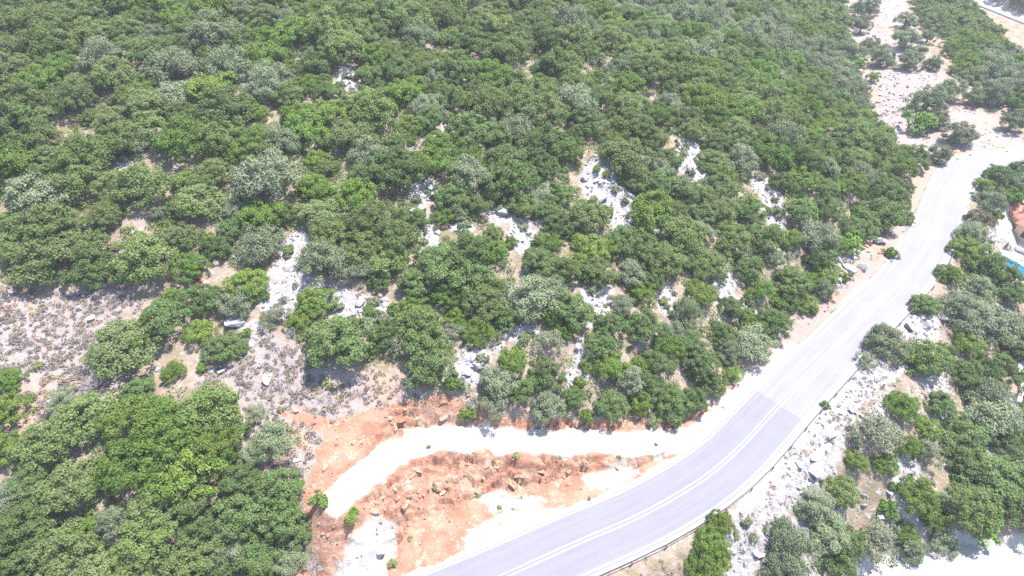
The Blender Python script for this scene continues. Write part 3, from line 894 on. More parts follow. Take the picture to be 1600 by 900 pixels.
for k in range(26):                                       # trees on the steep bank behind the far road
    q = FARR[random.randrange(int(len(FARR) * .2), len(FARR)), :2]
    tt = Tf[int(np.argmin(np.hypot(FARR[:, 0] - q[0], FARR[:, 1] - q[1])))]
    o_ = 6.5 + (k % 3) * 4.5 + random.uniform(0, 2)
    plant('kermes_oak' if k % 3 else 'wild_olive', q[0] - tt[1] * o_, q[1] + tt[0] * o_, random.uniform(2.2, 3.6), 'on the steep bank behind the far road')
PX = np.array([q[0] for q in PLACED]); PY = np.array([q[1] for q in PLACED]); PR = np.array([q[2] for q in PLACED])
FILL = []
for i in order:
    k = .56 if fid[i] in (0, 3) else .8
    if np.any(np.hypot(PX - cx[i], PY - cy[i]) < k * (PR + cr_[i])):
        continue
    PX = np.append(PX, cx[i]); PY = np.append(PY, cy[i]); PR = np.append(PR, cr_[i])
    FILL.append(i)
FILL.sort(key=lambda i: cd[i])
LIMIT = {'holm_oak': 300, 'kermes_oak': 300, 'mastic_shrub': 300, 'wild_olive': 300}
mixn = fbm(cx, cy, 30, 2, 200)
FAR = []
for i in FILL:
    u = random.random()
    if fid[i] == 3:
        kind = 'kermes_oak' if u < .6 else 'wild_olive' if u < .72 else 'mastic_shrub'
    elif fid[i] == 4:
        kind = 'kermes_oak'
    elif fid[i] == 2:
        kind = 'kermes_oak' if u < .5 else 'wild_olive' if u < .8 else 'mastic_shrub'
    else:
        t = (mixn[i] - .5) * 1.0
        kind = 'holm_oak' if u < .36 + t else 'kermes_oak' if u < .64 + t * .6 else 'mastic_shrub' if u < .89 else 'wild_olive'
    if COUNT.get(kind, 0) >= LIMIT[kind]:
        for alt in ('kermes_oak', 'holm_oak', 'wild_olive', 'mastic_shrub'):
            if COUNT.get(alt, 0) < LIMIT[alt]:
                kind = alt
                break
        else:
            FAR.append(i)
            continue
    plant(kind, cx[i], cy[i], cr_[i], zone_of(cu[i], cv[i], cx[i], cy[i]), hscale=1.0 if kind != 'mastic_shrub' else .95)
TREES = [o for o in scene.objects if o.type == 'EMPTY' and o.name.split('.')[0] in LOOK]
TX = np.array([o.location.x for o in TREES]); TY = np.array([o.location.y for o in TREES])
for k, o in enumerate(TREES):
    d = np.hypot(TX - TX[k], TY - TY[k]); d[k] = 1e9
    j = int(np.argmin(d))
    nb = TREES[j].name.split('.')[0].replace('_', ' ')
    sz = 'large ' if TREES[j].scale.x > 3.6 else ''
    for add in (f' beside a {sz}{nb}', f' beside a {nb}', f' by {nb}'):
        lab = o['label'] + add
        if len(lab.split()) <= 16 and d[j] < 9:
            o['label'] = lab
            break
print('trees', len(PLACED), COUNT, 'left over', len(FAR))
# what stands past the 300 of a kind: the rest of the closed wood near the hilltop as one mass
def far_mass():
    cm = [np.array([v.co[:] for v in PROTO[k][0][1].vertices]) for k in ('holm_oak', 'kermes_oak')]
    for j in range(2):
        q = cm[j].reshape(-1, 4, 3)[::3]
        c = q.mean(1, keepdims=True)
        cm[j] = (c + (q - c) * 1.7).reshape(-1, 3)
    VV = []
    for i in FAR:
        v = cm[i % 2]
        a = random.uniform(0, 6.283)
        R = np.array([[math.cos(a), -math.sin(a), 0], [math.sin(a), math.cos(a), 0], [0, 0, 1]])
        VV.append(v @ R.T * cr_[i] + np.array([cx[i], cy[i], cz_[i]]))
    if VV:
        V = np.vstack(VV)
        o = link('distant_wood', np_mesh('distant_wood', V, np.arange(len(V)).reshape(-1, 4), M['oak']))
        tag(o, 'mass of dull green crowns closing the wood at the hilltop', 'wood', kind='stuff')
far_mass()

# ------------------------------------------------------------------ scatter: where each kind of ground lies
def scatter(n, x0, x1, y0, y1, prob, seed):
    r = np.random.default_rng(seed)
    x, y = r.uniform(x0, x1, n), r.uniform(y0, y1, n)
    keep = r.uniform(size=n) < prob(x, y)
    return x[keep], y[keep], r

def under_crown(x, y, f=.8):
    """is the point below a crown (crowns stamped on a 0.4 m raster)"""
    q, x0, y0 = .4, -170.0, -20.0
    if f not in UC:
        A = np.zeros((860, 1060), bool)
        for cx0, cy0, r in PLACED:
            k = r * f / q
            a, b = (cx0 - x0) / q, (cy0 - y0) / q
            i0, i1, j0, j1 = int(max(a - k, 0)), int(a + k) + 2, int(max(b - k, 0)), int(b + k) + 2
            jj, ii = np.mgrid[j0:j1, i0:i1]
            sub = A[j0:j1, i0:i1]
            sub |= ((ii - a) ** 2 + (jj - b) ** 2 < k * k)[:sub.shape[0], :sub.shape[1]]
        UC[f] = A
    return UC[f][np.clip(((y - y0) / q).astype(int), 0, 859), np.clip(((x - x0) / q).astype(int), 0, 1059)]
UC = {}

# low scrub that closes the wood floor between the crowns
def wood_prob(x, y):
    z = gsample(GZ, x, y)
    u, v, d = project(x, y, z + .4)
    inside = np.zeros(len(x), bool)
    for k in (0, 1, 3):
        inside |= in_poly(u, v, FOREST[k])
    open_ = np.maximum.reduce([gsample(ROCK, x, y), gsample(DRY, x, y), gsample(RED, x, y), gsample(GRAV, x, y)])
    dr_, _, _ = poly_dist(x, y, ROAD[::2])
    return np.where(inside & (dr_ > 7), np.clip(1 - open_ * 1.4, 0, 1), 0) * np.where(v < 360, .95, .6)
sx, sy, r_ = scatter(46000, -130, 200, 10, 240, wood_prob, 301)
m = ~under_crown(sx, sy, .72)
sx, sy = sx[m], sy[m]
def clump_mass(name, sx, sy, rng, material, rr, per, leaf, aspect, flat=.8):
    n = len(sx)
    R = rng.uniform(rr[0], rr[1], n)
    C0 = np.column_stack([sx, sy, gsample(GZ, sx, sy) + R * .15])
    idx = np.repeat(np.arange(n), per)
    d = unit_dirs(len(idx), rng)
    d[:, 2] = np.abs(d[:, 2])
    C = C0[idx] + d * R[idx][:, None] * rng.uniform(.5, 1.1, (len(idx), 1)) * np.array([1.1, 1.1, flat])
    V, F = leaf_quads(C, d * .8 + np.array([0, 0, .5]) + rng.normal(size=d.shape) * .45, leaf, aspect, rng)
    return link(name, np_mesh(name, V, F, material))
h3 = np.random.default_rng(5).uniform(size=len(sx))
for nm, mk, sel, lab in (('undergrowth', 'oak', h3 < .4, 'dull olive-green undergrowth between the crowns of the wood'), ('undergrowth', 'mastic', (h3 >= .4) & (h3 < .7), 'vivid green undergrowth between the crowns of the wood'),
                         ('undergrowth', 'kermes', h3 >= .7, 'deep green undergrowth between the crowns of the wood')):
    o = clump_mass(nm, sx[sel], sy[sel], np.random.default_rng(17), M[mk], (.55, 1.35), 44, .20, 1.3)
    tag(o, lab, 'undergrowth', kind='stuff')

# dry cushion plants on the clearings, the road verge and the grove
def dry_prob(x, y):
    return gsample(DRY, x, y) * .95 * (1 - gsample(RED, x, y))
sx, sy, _ = scatter(34000, -120, 0, 30, 110, dry_prob, 311)
m = ~under_crown(sx, sy, .85); sx, sy = sx[m], sy[m]
h3 = np.random.default_rng(6).uniform(size=len(sx))
for mk, sel, lab in (('tuft', h3 < .62, 'grey dry thorny cushions covering the stony clearing'), ('tuftb', (h3 >= .62) & (h3 < .92), 'brown dry grass tufts covering the stony clearing'), ('tufty', h3 >= .92, 'yellowish herb tufts dotting the stony clearing')):
    tag(clump_mass('dry_tufts', sx[sel], sy[sel], np.random.default_rng(18), M[mk], (.18, .50), 24, .14, 1.8, .7), lab, 'dry tufts', kind='stuff')
def verge_prob(x, y):
    d, _, s_ = poly_dist(x, y, ROAD[::2])
    low = ~in_poly(x, y, HILLPOLY) & ~in_poly(x, y, GROVEPOLY)
    return np.where(low, smooth(4.9, 5.3, d) * smooth(9.0, 6.5, d), 0) * .9
sx, sy, _ = scatter(12000, -10, 105, 15, 110, verge_prob, 312)
tag(clump_mass('verge_tufts', sx, sy, np.random.default_rng(19), M['tuftb'], (.12, .34), 20, .12, 1.8, .7), 'reddish-brown dry tufts along the verge behind the guard rail', 'dry tufts', kind='stuff')
LOWF = LOWSIDE * smooth(6, 8, dr) * smooth(5, 7, dl) * ~in_poly(GX, GY, TERPOLY)
def sparse_prob(x, y):
    g_ = np.maximum.reduce([gsample(GROVE, x, y) * .35, gsample(ROCK, x, y) * .42, gsample(LOWF, x, y) * .6])
    return np.maximum(g_, gsample(RED, x, y) * .07) * (1 - gsample(GRAV, x, y))
sx, sy, _ = scatter(24000, -90, 130, 20, 230, sparse_prob, 313)
m = ~under_crown(sx, sy, .9); sx, sy = sx[m], sy[m]
tag(clump_mass('sparse_herbs', sx, sy, np.random.default_rng(20), M['wisp'], (.12, .42), 18, .13, 1.6, .75), 'sparse grey-green herbs among the rocks and red soil', 'herbs', kind='stuff')

# ------------------------------------------------------------------ stones
def ico(sub):
    import bmesh
    bm = bmesh.new()
    bmesh.ops.create_icosphere(bm, subdivisions=sub, radius=1)
    V = np.array([v.co[:] for v in bm.verts]); F = np.array([[v.index for v in f.verts] for f in bm.faces])
    bm.free()
    return V, F
def rock_shape(seed, sub=2):
    r = np.random.default_rng(seed)
    V, F = ico(sub)
    V = V * (1 + r.normal(size=(len(V), 1)) * .05)
    for _ in range(15):                                   # split faces: flat broken planes
        n = unit_dirs(1, r)[0]
        c = r.uniform(.32, .68)
        d = V @ n
        V = V - np.where(d > c, d - c, 0)[:, None] * n
    V = V * r.uniform(1.1, 1.6, 3) * np.array([1, 1, .75])
    return V, F
ROCKS = [np_mesh('boulder', *rock_shape(s), M['lime']) for s in range(10)]
RROCKS = [np_mesh('red_boulder', *rock_shape(40 + s), M['limered']) for s in range(6)]

NB = 0
def boulder(x, y, r, label, group=None, red=False, sink=.3, name='limestone_boulder', flat=1.0):
    global NB
    o = link(name, (RROCKS if red else ROCKS)[random.randrange(6 if red else 10)], None, (x, y, gz(x, y) + r * (.45 - sink) * flat))
    o.rotation_euler = (random.uniform(-.35, .35), random.uniform(-.35, .35), random.uniform(0, 6.28))
    o.scale = (r * random.uniform(.85, 1.25), r * random.uniform(.8, 1.1), r * random.uniform(.7, 1.15) * flat)
    tag(o, label, 'boulder', group)
    NB += 1
    return o
for px, py, w, lab in [(368, 505, 30, 'big grey-white boulder with a shaded overhang below a grey-green wild olive'), (330, 579, 15, 'pale boulder between two small bushes at the clearing edge'), (345, 578, 16, 'pale round boulder beside a deep green oak at the clearing'),
                       (418, 590, 20, 'tall upright pale boulder alone on the dry clearing'), (461, 641, 9, 'small upright pale stone at the edge of the red cut'), (558, 592, 14, 'flat pale boulder below the wide green oak on the clearing'),
                       (396, 536, 15, 'smooth pale boulder beside the round oak at the clearing'), (405, 571, 8, 'small white stone alone among dry cushions'), (142, 497, 16, 'blocky grey boulder beside the large rounded oak'), (125, 481, 14, 'flat white boulder on the upper clearing'),
                       (245, 575, 12, 'pale stone near the dark mastic shrub of the clearing'), (372, 672, 14, 'grey boulder at the thicket edge above the red cut'), (180, 435, 10, 'white boulder in the gap between two large oaks'), (205, 362, 14, 'rounded white boulder behind the large oaks'),
                       (186, 455, 12, 'pale slab at the foot of the large oaks'), (540, 130, 14, 'white rock in the high gap of the wood'), (785, 330, 26, 'white jagged outcrop in a gap of the wood'), (1345, 415, 24, 'massive pale outcrop in the road cut bank'),
                       (1375, 375, 26, 'bluish-grey outcrop high in the road cut bank'), (1325, 418, 20, 'blocky pale outcrop beside a small bush in the cut bank'), (1310, 440, 20, 'broken pale outcrop low in the cut bank'), (1385, 205, 12, 'white boulder at the corner of the olive grove'),
                       (1270, 730, 26, 'large bluish-grey outcrop on the scree below the guard rail'), (1250, 722, 20, 'grey outcrop at the top of the scree below the guard rail'), (1283, 745, 18, 'rounded grey outcrop at the foot of the scree'), (1300, 680, 20, 'grey rock beside the shaded scree'), (1440, 530, 22, 'pale outcrop under the grey wild olives'), (1420, 510, 20, 'pale outcrop near the guard rail bend')]:
    p, t = hit(px, py, .2)
    boulder(p[0], p[1], w / 2 * t / FPX, lab)

def rock_prob(x, y):
    return np.clip(gsample(np.maximum(ROCK, GROVEROCK), x, y) * (1 - gsample(GRAV, x, y)) + .10 * gsample(DRY, x, y), 0, 1)
bx, by, r_ = scatter(3400, -95, 125, 28, 220, rock_prob, 321)
bu, bv, bd = project(bx, by, gsample(GZ, bx, by))
drb, _, _ = poly_dist(bx, by, ROAD[::2])
m = (drb > 6.5) & (bu > 0) & (bu < 1600) & (bv > 0) & (bv < 900) & ~under_crown(bx, by, .7)
bx, by, bd, bu, bv = bx[m], by[m], bd[m], bu[m], bv[m]
sz = np.clip(np.random.default_rng(8).lognormal(math.log(.46), .36, len(bx)), .28, .85)
pxs = sz / bd
top = np.argsort(-pxs)
for i in top[:235]:
    hill = bool(in_poly(bx[i:i + 1], by[i:i + 1], HILLPOLY)[0])
    zn = ('on the scree slope below the guard rail' if not hill and bv[i] > 300 else 'on the olive grove soil' if not hill else
          'lying on the dry clearing' if gsample(DRY, bx[i], by[i])[0] > .5 else 'in the road cut bank' if gsample(CUTB, bx[i], by[i])[0] > .3 else
          'in a rocky gap of the higher wood' if bv[i] < 400 else 'in a rocky gap between middle-slope trees')
    s_ = 'large ' if sz[i] > .65 else 'small ' if sz[i] < .4 else ''
    boulder(bx[i], by[i], sz[i], f'{s_}pale limestone boulder {zn}', f'boulders {zn}')
rest = top[235:]

# broken ledges of rust-stained rock in the cut and in the scarp below the track
def ledge_shape(seed):
    r = np.random.default_rng(seed)
    V, F = ico(2)
    V = np.sign(V) * np.abs(V) ** .55                     # blocky
    for _ in range(12):
        n = unit_dirs(1, r)[0]
        c = r.uniform(.55, 1.0)
        d = V @ n
        V = V - np.where(d > c, d - c, 0)[:, None] * n
    V += r.normal(size=V.shape) * .07
    return V * np.array([1, .6, .34]), F
LEDGES = [np_mesh('ledge', *ledge_shape(70 + s_), M['limered']) for s_ in range(8)]
TT_ = np.gradient(TRACK[:, :2], axis=0); TT_ /= np.linalg.norm(TT_, axis=1)[:, None]
def ledge_band(n, f0, f1, side, o0, o1, smin, smax, zn):
    for k in range(n):
        i0 = int((f0 + (f1 - f0) * random.random()) * (len(TRACK) - 1))
        t = TT_[i0]
        nrm = np.array([t[1], -t[0]]) * side
        x, y = TRACK[i0, :2] + nrm * random.uniform(o0, o1)
        if float(poly_dist(np.array([x]), np.array([y]), ROAD[::2])[0][0]) < 6 or float(poly_dist(np.array([x]), np.array([y]), TRACK)[0][0]) < 2.1:
            continue
        r = random.uniform(smin, smax)
        o = link('red_rock', random.choice(LEDGES), None, (x, y, gz(x, y) - r * .20))
        o.rotation_euler = (random.uniform(-.3, .3), random.uniform(-.25, .25), math.atan2(t[1], t[0]) + random.uniform(-.9, .9))
        o.scale = (r * random.uniform(.8, 1.4), r * random.uniform(.8, 1.3), r * random.uniform(.7, 1.2))
        s_ = 'large ' if r > .6 else 'small ' if r < .35 else ''
        tag(o, f'{s_}rust-stained rock ledge {zn}', 'rock', f'rust-stained rock ledges {zn}')
ledge_band(44, .20, .80, -1, 2.4, 5.8, .18, .8, 'in the red scarp below the dirt track')
ledge_band(18, .78, 1.0, -1, 2.2, 4.5, .2, .8, 'around the red mound at the end of the dirt track')
ledge_band(44, .40, .98, 1, 2.3, 5.0, .18, .7, 'in the red cut above the dirt track')

def stone_mass(name, x, y, size, material, seed):
    r = np.random.default_rng(seed)
    n = len(x)
    V0, F0 = ico(1)
    V0 = V0 * np.array([1, 1, .62])
    q = r.normal(size=(n, 4)); q /= np.linalg.norm(q, axis=1)[:, None]
    w, a, b, c = q.T
    R = np.stack([1 - 2 * (b * b + c * c), 2 * (a * b - c * w), 2 * (a * c + b * w), 2 * (a * b + c * w), 1 - 2 * (a * a + c * c), 2 * (b * c - a * w),
                  2 * (a * c - b * w), 2 * (b * c + a * w), 1 - 2 * (a * a + b * b)], 1).reshape(n, 3, 3)
    jit = V0[None] * (1 + r.normal(size=(n, len(V0), 1)) * .16) * r.uniform(.7, 1.25, (n, 1, 3))
    V = np.einsum('nij,nkj->nki', R, jit) * size[:, None, None]
    V[..., 0] += x[:, None]; V[..., 1] += y[:, None]; V[..., 2] += (gsample(GZ, x, y) + size * .2)[:, None]
    F = (F0[None] + (np.arange(n) * len(V0))[:, None, None]).reshape(-1, 3)
    return link(name, np_mesh(name, V.reshape(-1, 3), F, material))
def scree_prob(x, y):
    g_ = np.maximum(np.maximum(gsample(ROCK, x, y) * .9, gsample(LOWF, x, y) * .3), np.maximum(gsample(DRY, x, y) * .12, gsample(GROVEROCK, x, y) * .7))
    return g_ * (1 - gsample(GRAV, x, y) * .9) * (1 - gsample(RED, x, y) * .9)
sx, sy, r_ = scatter(60000, -95, 125, 24, 220, scree_prob, 341)
d_, _, _ = poly_dist(sx, sy, ROAD[::4]); m = d_ > 5.2
sx, sy = sx[m], sy[m]
ssz = np.clip(np.random.default_rng(9).lognormal(math.log(.17), .5, len(sx)), .06, .5)
sx = np.concatenate([sx, bx[rest]]); sy = np.concatenate([sy, by[rest]]); ssz = np.concatenate([ssz, sz[rest]])
dd = np.hypot(sx, sy)
print('stones', len(sx))
tag(stone_mass('loose_stones', sx, sy, ssz, M['lime'], 10), 'loose pale limestone rubble over the rocky gaps and scree', 'rubble', kind='stuff')
def redrub_prob(x, y):
    return gsample(RED, x, y) * (.35 + .5 * gsample(steep, x, y)) * (1 - gsample(GRAV, x, y) * .8)
sx, sy, r_ = scatter(14000, -45, 60, 18, 75, redrub_prob, 351)
d_, _, _ = poly_dist(sx, sy, ROAD[::4]); m = (d_ > 4.6) & (poly_dist(sx, sy, TRACK)[0] > 2.2)
sx, sy = sx[m], sy[m]
tag(stone_mass('red_rubble', sx, sy, np.clip(np.random.default_rng(12).lognormal(math.log(.10), .5, len(sx)), .04, .34), M['limered'], 13), 'rust-coloured rubble strewn over the red cut banks', 'rubble', kind='stuff')
# ------------------------------------------------------------------ guard rail
def offset_line(P, off, s0, s1, step):
    T, Rn = frames(P)
    s = np.concatenate([[0], np.cumsum(np.linalg.norm(np.diff(P[:, :2], axis=0), axis=1))])
    q = np.arange(s0, s1, step)
    X = np.stack([np.interp(q, s, P[:, k] + (Rn[:, k] * off if k < 2 else 0)) for k in range(3)], 1)
    return X

def guard_rail(P, off, s0, s1, label, posts=True, zb=0.0):
    base = offset_line(P, off, s0, s1, 4.0)
    e = bpy.data.objects.new('guard_rail', None)
    COL.objects.link(e)
    e.location = tuple(base[0])
    tag(e, label, 'guard rail')
    o0 = Vector(base[0])
    prof = [(0, .82), (.05, .78), (.05, .70), (0, .665), (.05, .63), (.05, .55), (0, .50)]
    pb = MB(); pb.box((-.06, -.05, -.35), (.12, 0, 0), (0, .10, 0), (0, 0, 1.10))
    post_me = pb.mesh('post', M['steel'])
    for k in range(len(base)):
        d = base[min(k + 1, len(base) - 1)] - base[max(k - 1, 0)]
        a = math.atan2(d[1], d[0])
        o = link('post', post_me, e, Vector(base[k]) - o0)
        o.rotation_euler = (0, 0, a)
        if k == len(base) - 1:
            continue
        q = base[k + 1] - base[k]
        L_ = float(np.linalg.norm(q[:2]))
        nrm = Vector((-q[1], q[0], 0)).normalized()       # towards the carriageway
        m = MB()
        V = []
        for end in (0, 1):
            c = Vector(base[k]) - o0 + Vector(q) * end + (Vector(q).normalized() * (.12 if end else -.12))
            for th in (0, .012):
                for (u, z) in prof:
                    V.append(c + nrm * (.08 + u + th + (.006 if k % 2 else 0)) + Vector((0, 0, z + zb)))
        n = len(prof); F = []
        for i in range(n - 1):
            F.append((n + i, 3 * n + i, 3 * n + i + 1, n + i + 1))
            F.append((i, i + 1, 2 * n + i + 1, 2 * n + i))
        F += [(0, 2 * n, 3 * n, n), (n - 1, 2 * n - 1, 4 * n - 1, 3 * n - 1)]
        F += [tuple([i for i in range(n)] + [n + i for i in range(n - 1, -1, -1)]), tuple([2 * n + i for i in range(n - 1, -1, -1)] + [3 * n + i for i in range(n)])]
        m.add(V, F)
        link('rail_beam', m.mesh('rail_beam', M['steel']), e)
    return e
S_A = arclen(ROAD, on_plane(740, 921, 0)) - 12
S_B = arclen(ROAD, on_plane(1468, 336, 0))
guard_rail(ROAD, 4.25, S_A, S_B, 'long galvanised guard rail on posts along the outer edge of the main road')
sf = np.concatenate([[0], np.cumsum(np.linalg.norm(np.diff(FARR[:, :2], axis=0), axis=1))])[-1]
guard_rail(FARR, 3.2, 2, sf - 2, 'guard rail along the far road above the dark wood', zb=.1)

# roadside post with a small blank plate at the bend
p, t = hit(1513, 322)
e = bpy.data.objects.new('marker_post', None); COL.objects.link(e); e.location = (p[0], p[1], p[2])
b = MB(); b.tube([(0, 0, -.2), (0, 0, 2.3)], [.04, .04], 8); link('post', b.mesh('post', M['steel'], True), e)
b = MB(); b.box((-.45, -.03, 1.75), (.9, 0, 0), (0, .02, 0), (0, 0, .5)); link('plate', b.mesh('plate', M['steel']), e)
e.rotation_euler = (0, 0, 2.2)
tag(e, 'metal road marker post with a plate beside the bend', 'marker post')

# ------------------------------------------------------------------ house, terrace and pool below the bend
def tp(px, py, z=TERZ):
    return on_plane(px, py, z)
C0 = tp(1578, 369.5); A1 = tp(1600, 381.5)
ax = (A1 - C0)[:2]; ax /= np.linalg.norm(ax)
bx_ = np.array([-ax[1], ax[0]])
if bx_[0] < 0: bx_ = -bx_
HA = Vector((ax[0], ax[1], 0)); HB = Vector((bx_[0], bx_[1], 0)); HO = Vector((C0[0], C0[1], TERZ))
UP = Vector((0, 0, 1))
house = bpy.data.objects.new('house', None); COL.objects.link(house); house.location = HO
tag(house, 'ochre house with red tiled roof beside the pool terrace', 'house')
def hbox(name, a0, a1, b0, b1, z0, z1, material, parent=house):
    m = MB(); m.box(HA * a0 + HB * b0 + UP * z0, HA * (a1 - a0), HB * (b1 - b0), UP * (z1 - z0))
    return link(name, m.mesh(name, material), parent)
def gable(name, a0, a1, b0, b1, z0, rise, ov=.45, th=.16, flip=False):
    A0, A1_, B0, B1 = a0 - ov, a1 + ov, b0 - ov, b1 + ov
    mid = (B0 + B1) / 2
    dz = rise * ov / ((b1 - b0) / 2)
    m = MB()
    pr = [(B0, z0 - dz), (mid, z0 + rise), (B1, z0 - dz)]
    V = []
    for a in (A0, A1_):
        for (b_, z_) in pr: V.append(HA * a + HB * b_ + UP * (z_ + th))
        for (b_, z_) in pr: V.append(HA * a + HB * b_ + UP * z_)
    m.add(V, [(0, 1, 7, 6), (1, 2, 8, 7), (3, 9, 10, 4), (4, 10, 11, 5), (0, 6, 9, 3), (2, 5, 11, 8), (0, 3, 4, 1), (1, 4, 5, 2), (6, 7, 10, 9), (7, 8, 11, 10)])
    r_ = link(name, m.mesh(name, M['tile']), house)
    # rows of rounded tiles running down both slopes
    t = MB()
    a = A0 + .12
    while a < A1_ - .05:
        for (p0, p1) in ((pr[0], pr[1]), (pr[2], pr[1])):
            q0 = HA * a + HB * p0[0] + UP * (p0[1] + th + .03); q1 = HA * a + HB * p1[0] + UP * (p1[1] + th + .03)
            t.tube([q0, q1], [.075, .075], 6)
        a += .27
    k_ = link('roof_tiles', t.mesh('roof_tiles', M['tile'], True), r_)
    k_['kind'] = 'stuff'
    rg = MB(); rg.tube([HA * A0 + HB * mid + UP * (z0 + rise + th + .04), HA * A1_ + HB * mid + UP * (z0 + rise + th + .04)], [.12, .12], 8)
    link('ridge', rg.mesh('ridge', M['tile'], True), r_)
    # gable triangles
    g_ = MB()
    for a in (a0, a1):
        g_.add([HA * a + HB * b0 + UP * (z0 - .02), HA * a + HB * b1 + UP * (z0 - .02), HA * a + HB * (b0 + b1) / 2 + UP * (z0 + rise - .02)], [(0, 1, 2)])
    link('gable', g_.mesh('gable', M['wall']), house)
hbox('wall', 0, 8, 0, 7.5, -.4, 3.2, M['wall'])
hbox('wall', -4.2, -.003, 1.0, 7.0, -.4, 3.6, M['wall'])
gable('roof', 0.05, 8, 0, 7.5, 3.2, 1.5)
gable('roof', -4.2, -.55, 1.0, 7.0, 3.6, 1.3)
def hwindow(a, b_, z, w, h, door=False):
    f = hbox('door' if door else 'window', a, a + w, b_ - .05, b_ - .003, z, z + h, M['frame'])
    hbox('pane', a + .09, a + w / 2 - .03, b_ - .062, b_ - .052, z + .09, z + h - .09, M['glass'], f)
    hbox('pane', a + w / 2 + .03, a + w - .09, b_ - .062, b_ - .052, z + .09, z + h - .09, M['glass'], f)
    if not door:
        hbox('sill', a - .08, a + w + .08, b_ - .16, b_ - .055, z - .10, z - .02, M['paving'], f)
hwindow(-2.6, 1.0, 1.1, 1.3, 1.2); hwindow(1.4, 0, 1.0, 1.2, 1.2); hwindow(4.2, 0, .02, 1.8, 2.2, True)
hbox('chimney', 3.6, 4.2, 4.6, 5.2, 3.6, 5.4, M['wall'])

# terrace slabs around the pool
PQ = [Vector((*q, TERZ)) for q in POOLPOLY]
pc = sum(PQ, Vector()) / len(PQ)
pu = Vector((tp(1602, 412) - tp(1571, 394.5)).tolist()).normalized()
pv = Vector((-pu.y, pu.x, 0))
if pv.y < 0: pv = -pv
PO = Vector(tp(1565, 396.5).tolist())                    # corner of the pool at its far end
PL, PW = 11.0, 4.6
def pbox(mb, u0, u1, v0, v1, z0, z1):
    mb.box(PO + pu * u0 - pv * v1 + UP * z0, pu * (u1 - u0), pv * (v1 - v0), UP * (z1 - z0))
m = MB()
pbox(m, -4.5, 0, -9.0, PW + 3, -.30, .02); pbox(m, PL, PL + 5, -9.0, PW + 3, -.30, .02)
pbox(m, .003, PL - .003, -9.0, 0, -.30, .02); pbox(m, .003, PL - .003, PW, PW + 3, -.30, .02)
tag(link('terrace_paving', m.mesh('terrace_paving', M['paving'])), kind='structure')
pool = bpy.data.objects.new('swimming_pool', None); COL.objects.link(pool); pool.location = PO
tag(pool, 'blue swimming pool let into the white terrace below the house', 'pool')
m = MB()
for (u0, u1, v0, v1, z0, z1) in ((0, PL, 0, PW, -1.6, -1.45), (0, .12, 0, PW, -1.45, -.02), (PL - .12, PL, 0, PW, -1.45, -.02), (.12, PL - .12, 0, .12, -1.45, -.02), (.12, PL - .12, PW - .12, PW, -1.45, -.02)):
    m.box(pu * u0 - pv * v1 + UP * z0, pu * (u1 - u0), pv * (v1 - v0), UP * (z1 - z0))
link('basin', m.mesh('basin', M['pooltile']), pool)
m = MB(); m.add([pu * .12 - pv * .12 - UP * .2, pu * .12 - pv * (PW - .12) - UP * .2, pu * (PL - .12) - pv * (PW - .12) - UP * .2, pu * (PL - .12) - pv * .12 - UP * .2], [(0, 1, 2, 3)])
link('water', m.mesh('water', M['water']), pool)
m = MB()
for (u0, u1, v0, v1) in ((-.3, PL + .3, -.3, .02), (-.3, PL + .3, PW - .02, PW + .3), (-.3, .02, .021, PW - .021), (PL - .02, PL + .3, .021, PW - .021)):
    m.box(pu * u0 - pv * v1 + UP * .024, pu * (u1 - u0), pv * (v1 - v0), UP * .05)
link('coping', m.mesh('coping', M['paving']), pool)
# low dark stone walls between house and pool: each stone its own block
def stone_wall(q0, q1, w, h, label):
    q0, q1 = Vector(q0.tolist()), Vector(q1.tolist())
    e = bpy.data.objects.new('stone_wall', None); COL.objects.link(e); e.location = q0
    tag(e, label, 'wall')
    d = q1 - q0; L_ = d.length; d.normalize(); n = Vector((-d.y, d.x, 0))
    c = MB(); c.box(-n * (w / 2 - .04) - UP * .1, d * L_, n * (w - .08), UP * (h - .02 + .1)); link('core', c.mesh('core', M['stonewall']), e)
    rows = max(1, round(w / .42)); sz_ = .46
    sb = MB(); sb.add(*rock_shape(91, 1)); sm_ = sb.mesh('stone', M['stonewall'])
    for i in range(int(L_ / sz_)):
        for j in range(rows):
            o = link('stone', sm_, e, d * ((i + .5 + .4 * (j % 2)) * sz_) + n * ((j + .5) / rows - .5) * w + UP * (h - .02))
            o.rotation_euler = (random.uniform(-.3, .3), random.uniform(-.3, .3), random.uniform(0, 6.28))
            k = random.uniform(.24, .32); o.scale = (k, k, k * .8)
stone_wall(tp(1555, 376.5), tp(1603, 399), 1.0, .5, 'wide low dark stone wall between the house and the pool')
stone_wall(tp(1549, 382), tp(1577, 391.5), .8, .4, 'short low dark stone wall nearer the pool')
# slim dark pole at the pool edge
p = tp(1585, 423.5)
e = bpy.data.objects.new('lamp_pole', None); COL.objects.link(e); e.location = (p[0], p[1], gz(p[0], p[1]))
b = MB(); b.tube([(0, 0, -.3), (0, 0, 4.6)], [.07, .05], 8); link('pole', b.mesh('pole', M['darkmetal'], True), e)
b = MB(); b.tube([(0, 0, 4.6), (0, 0, 4.68), (0, 0, 4.9), (0, 0, 4.95)], [.06, .16, .14, .03], 8); link('lamp_head', b.mesh('lamp_head', M['darkmetal'], True), e)
tag(e, 'slim dark lamp pole standing at the pool corner', 'lamp pole')
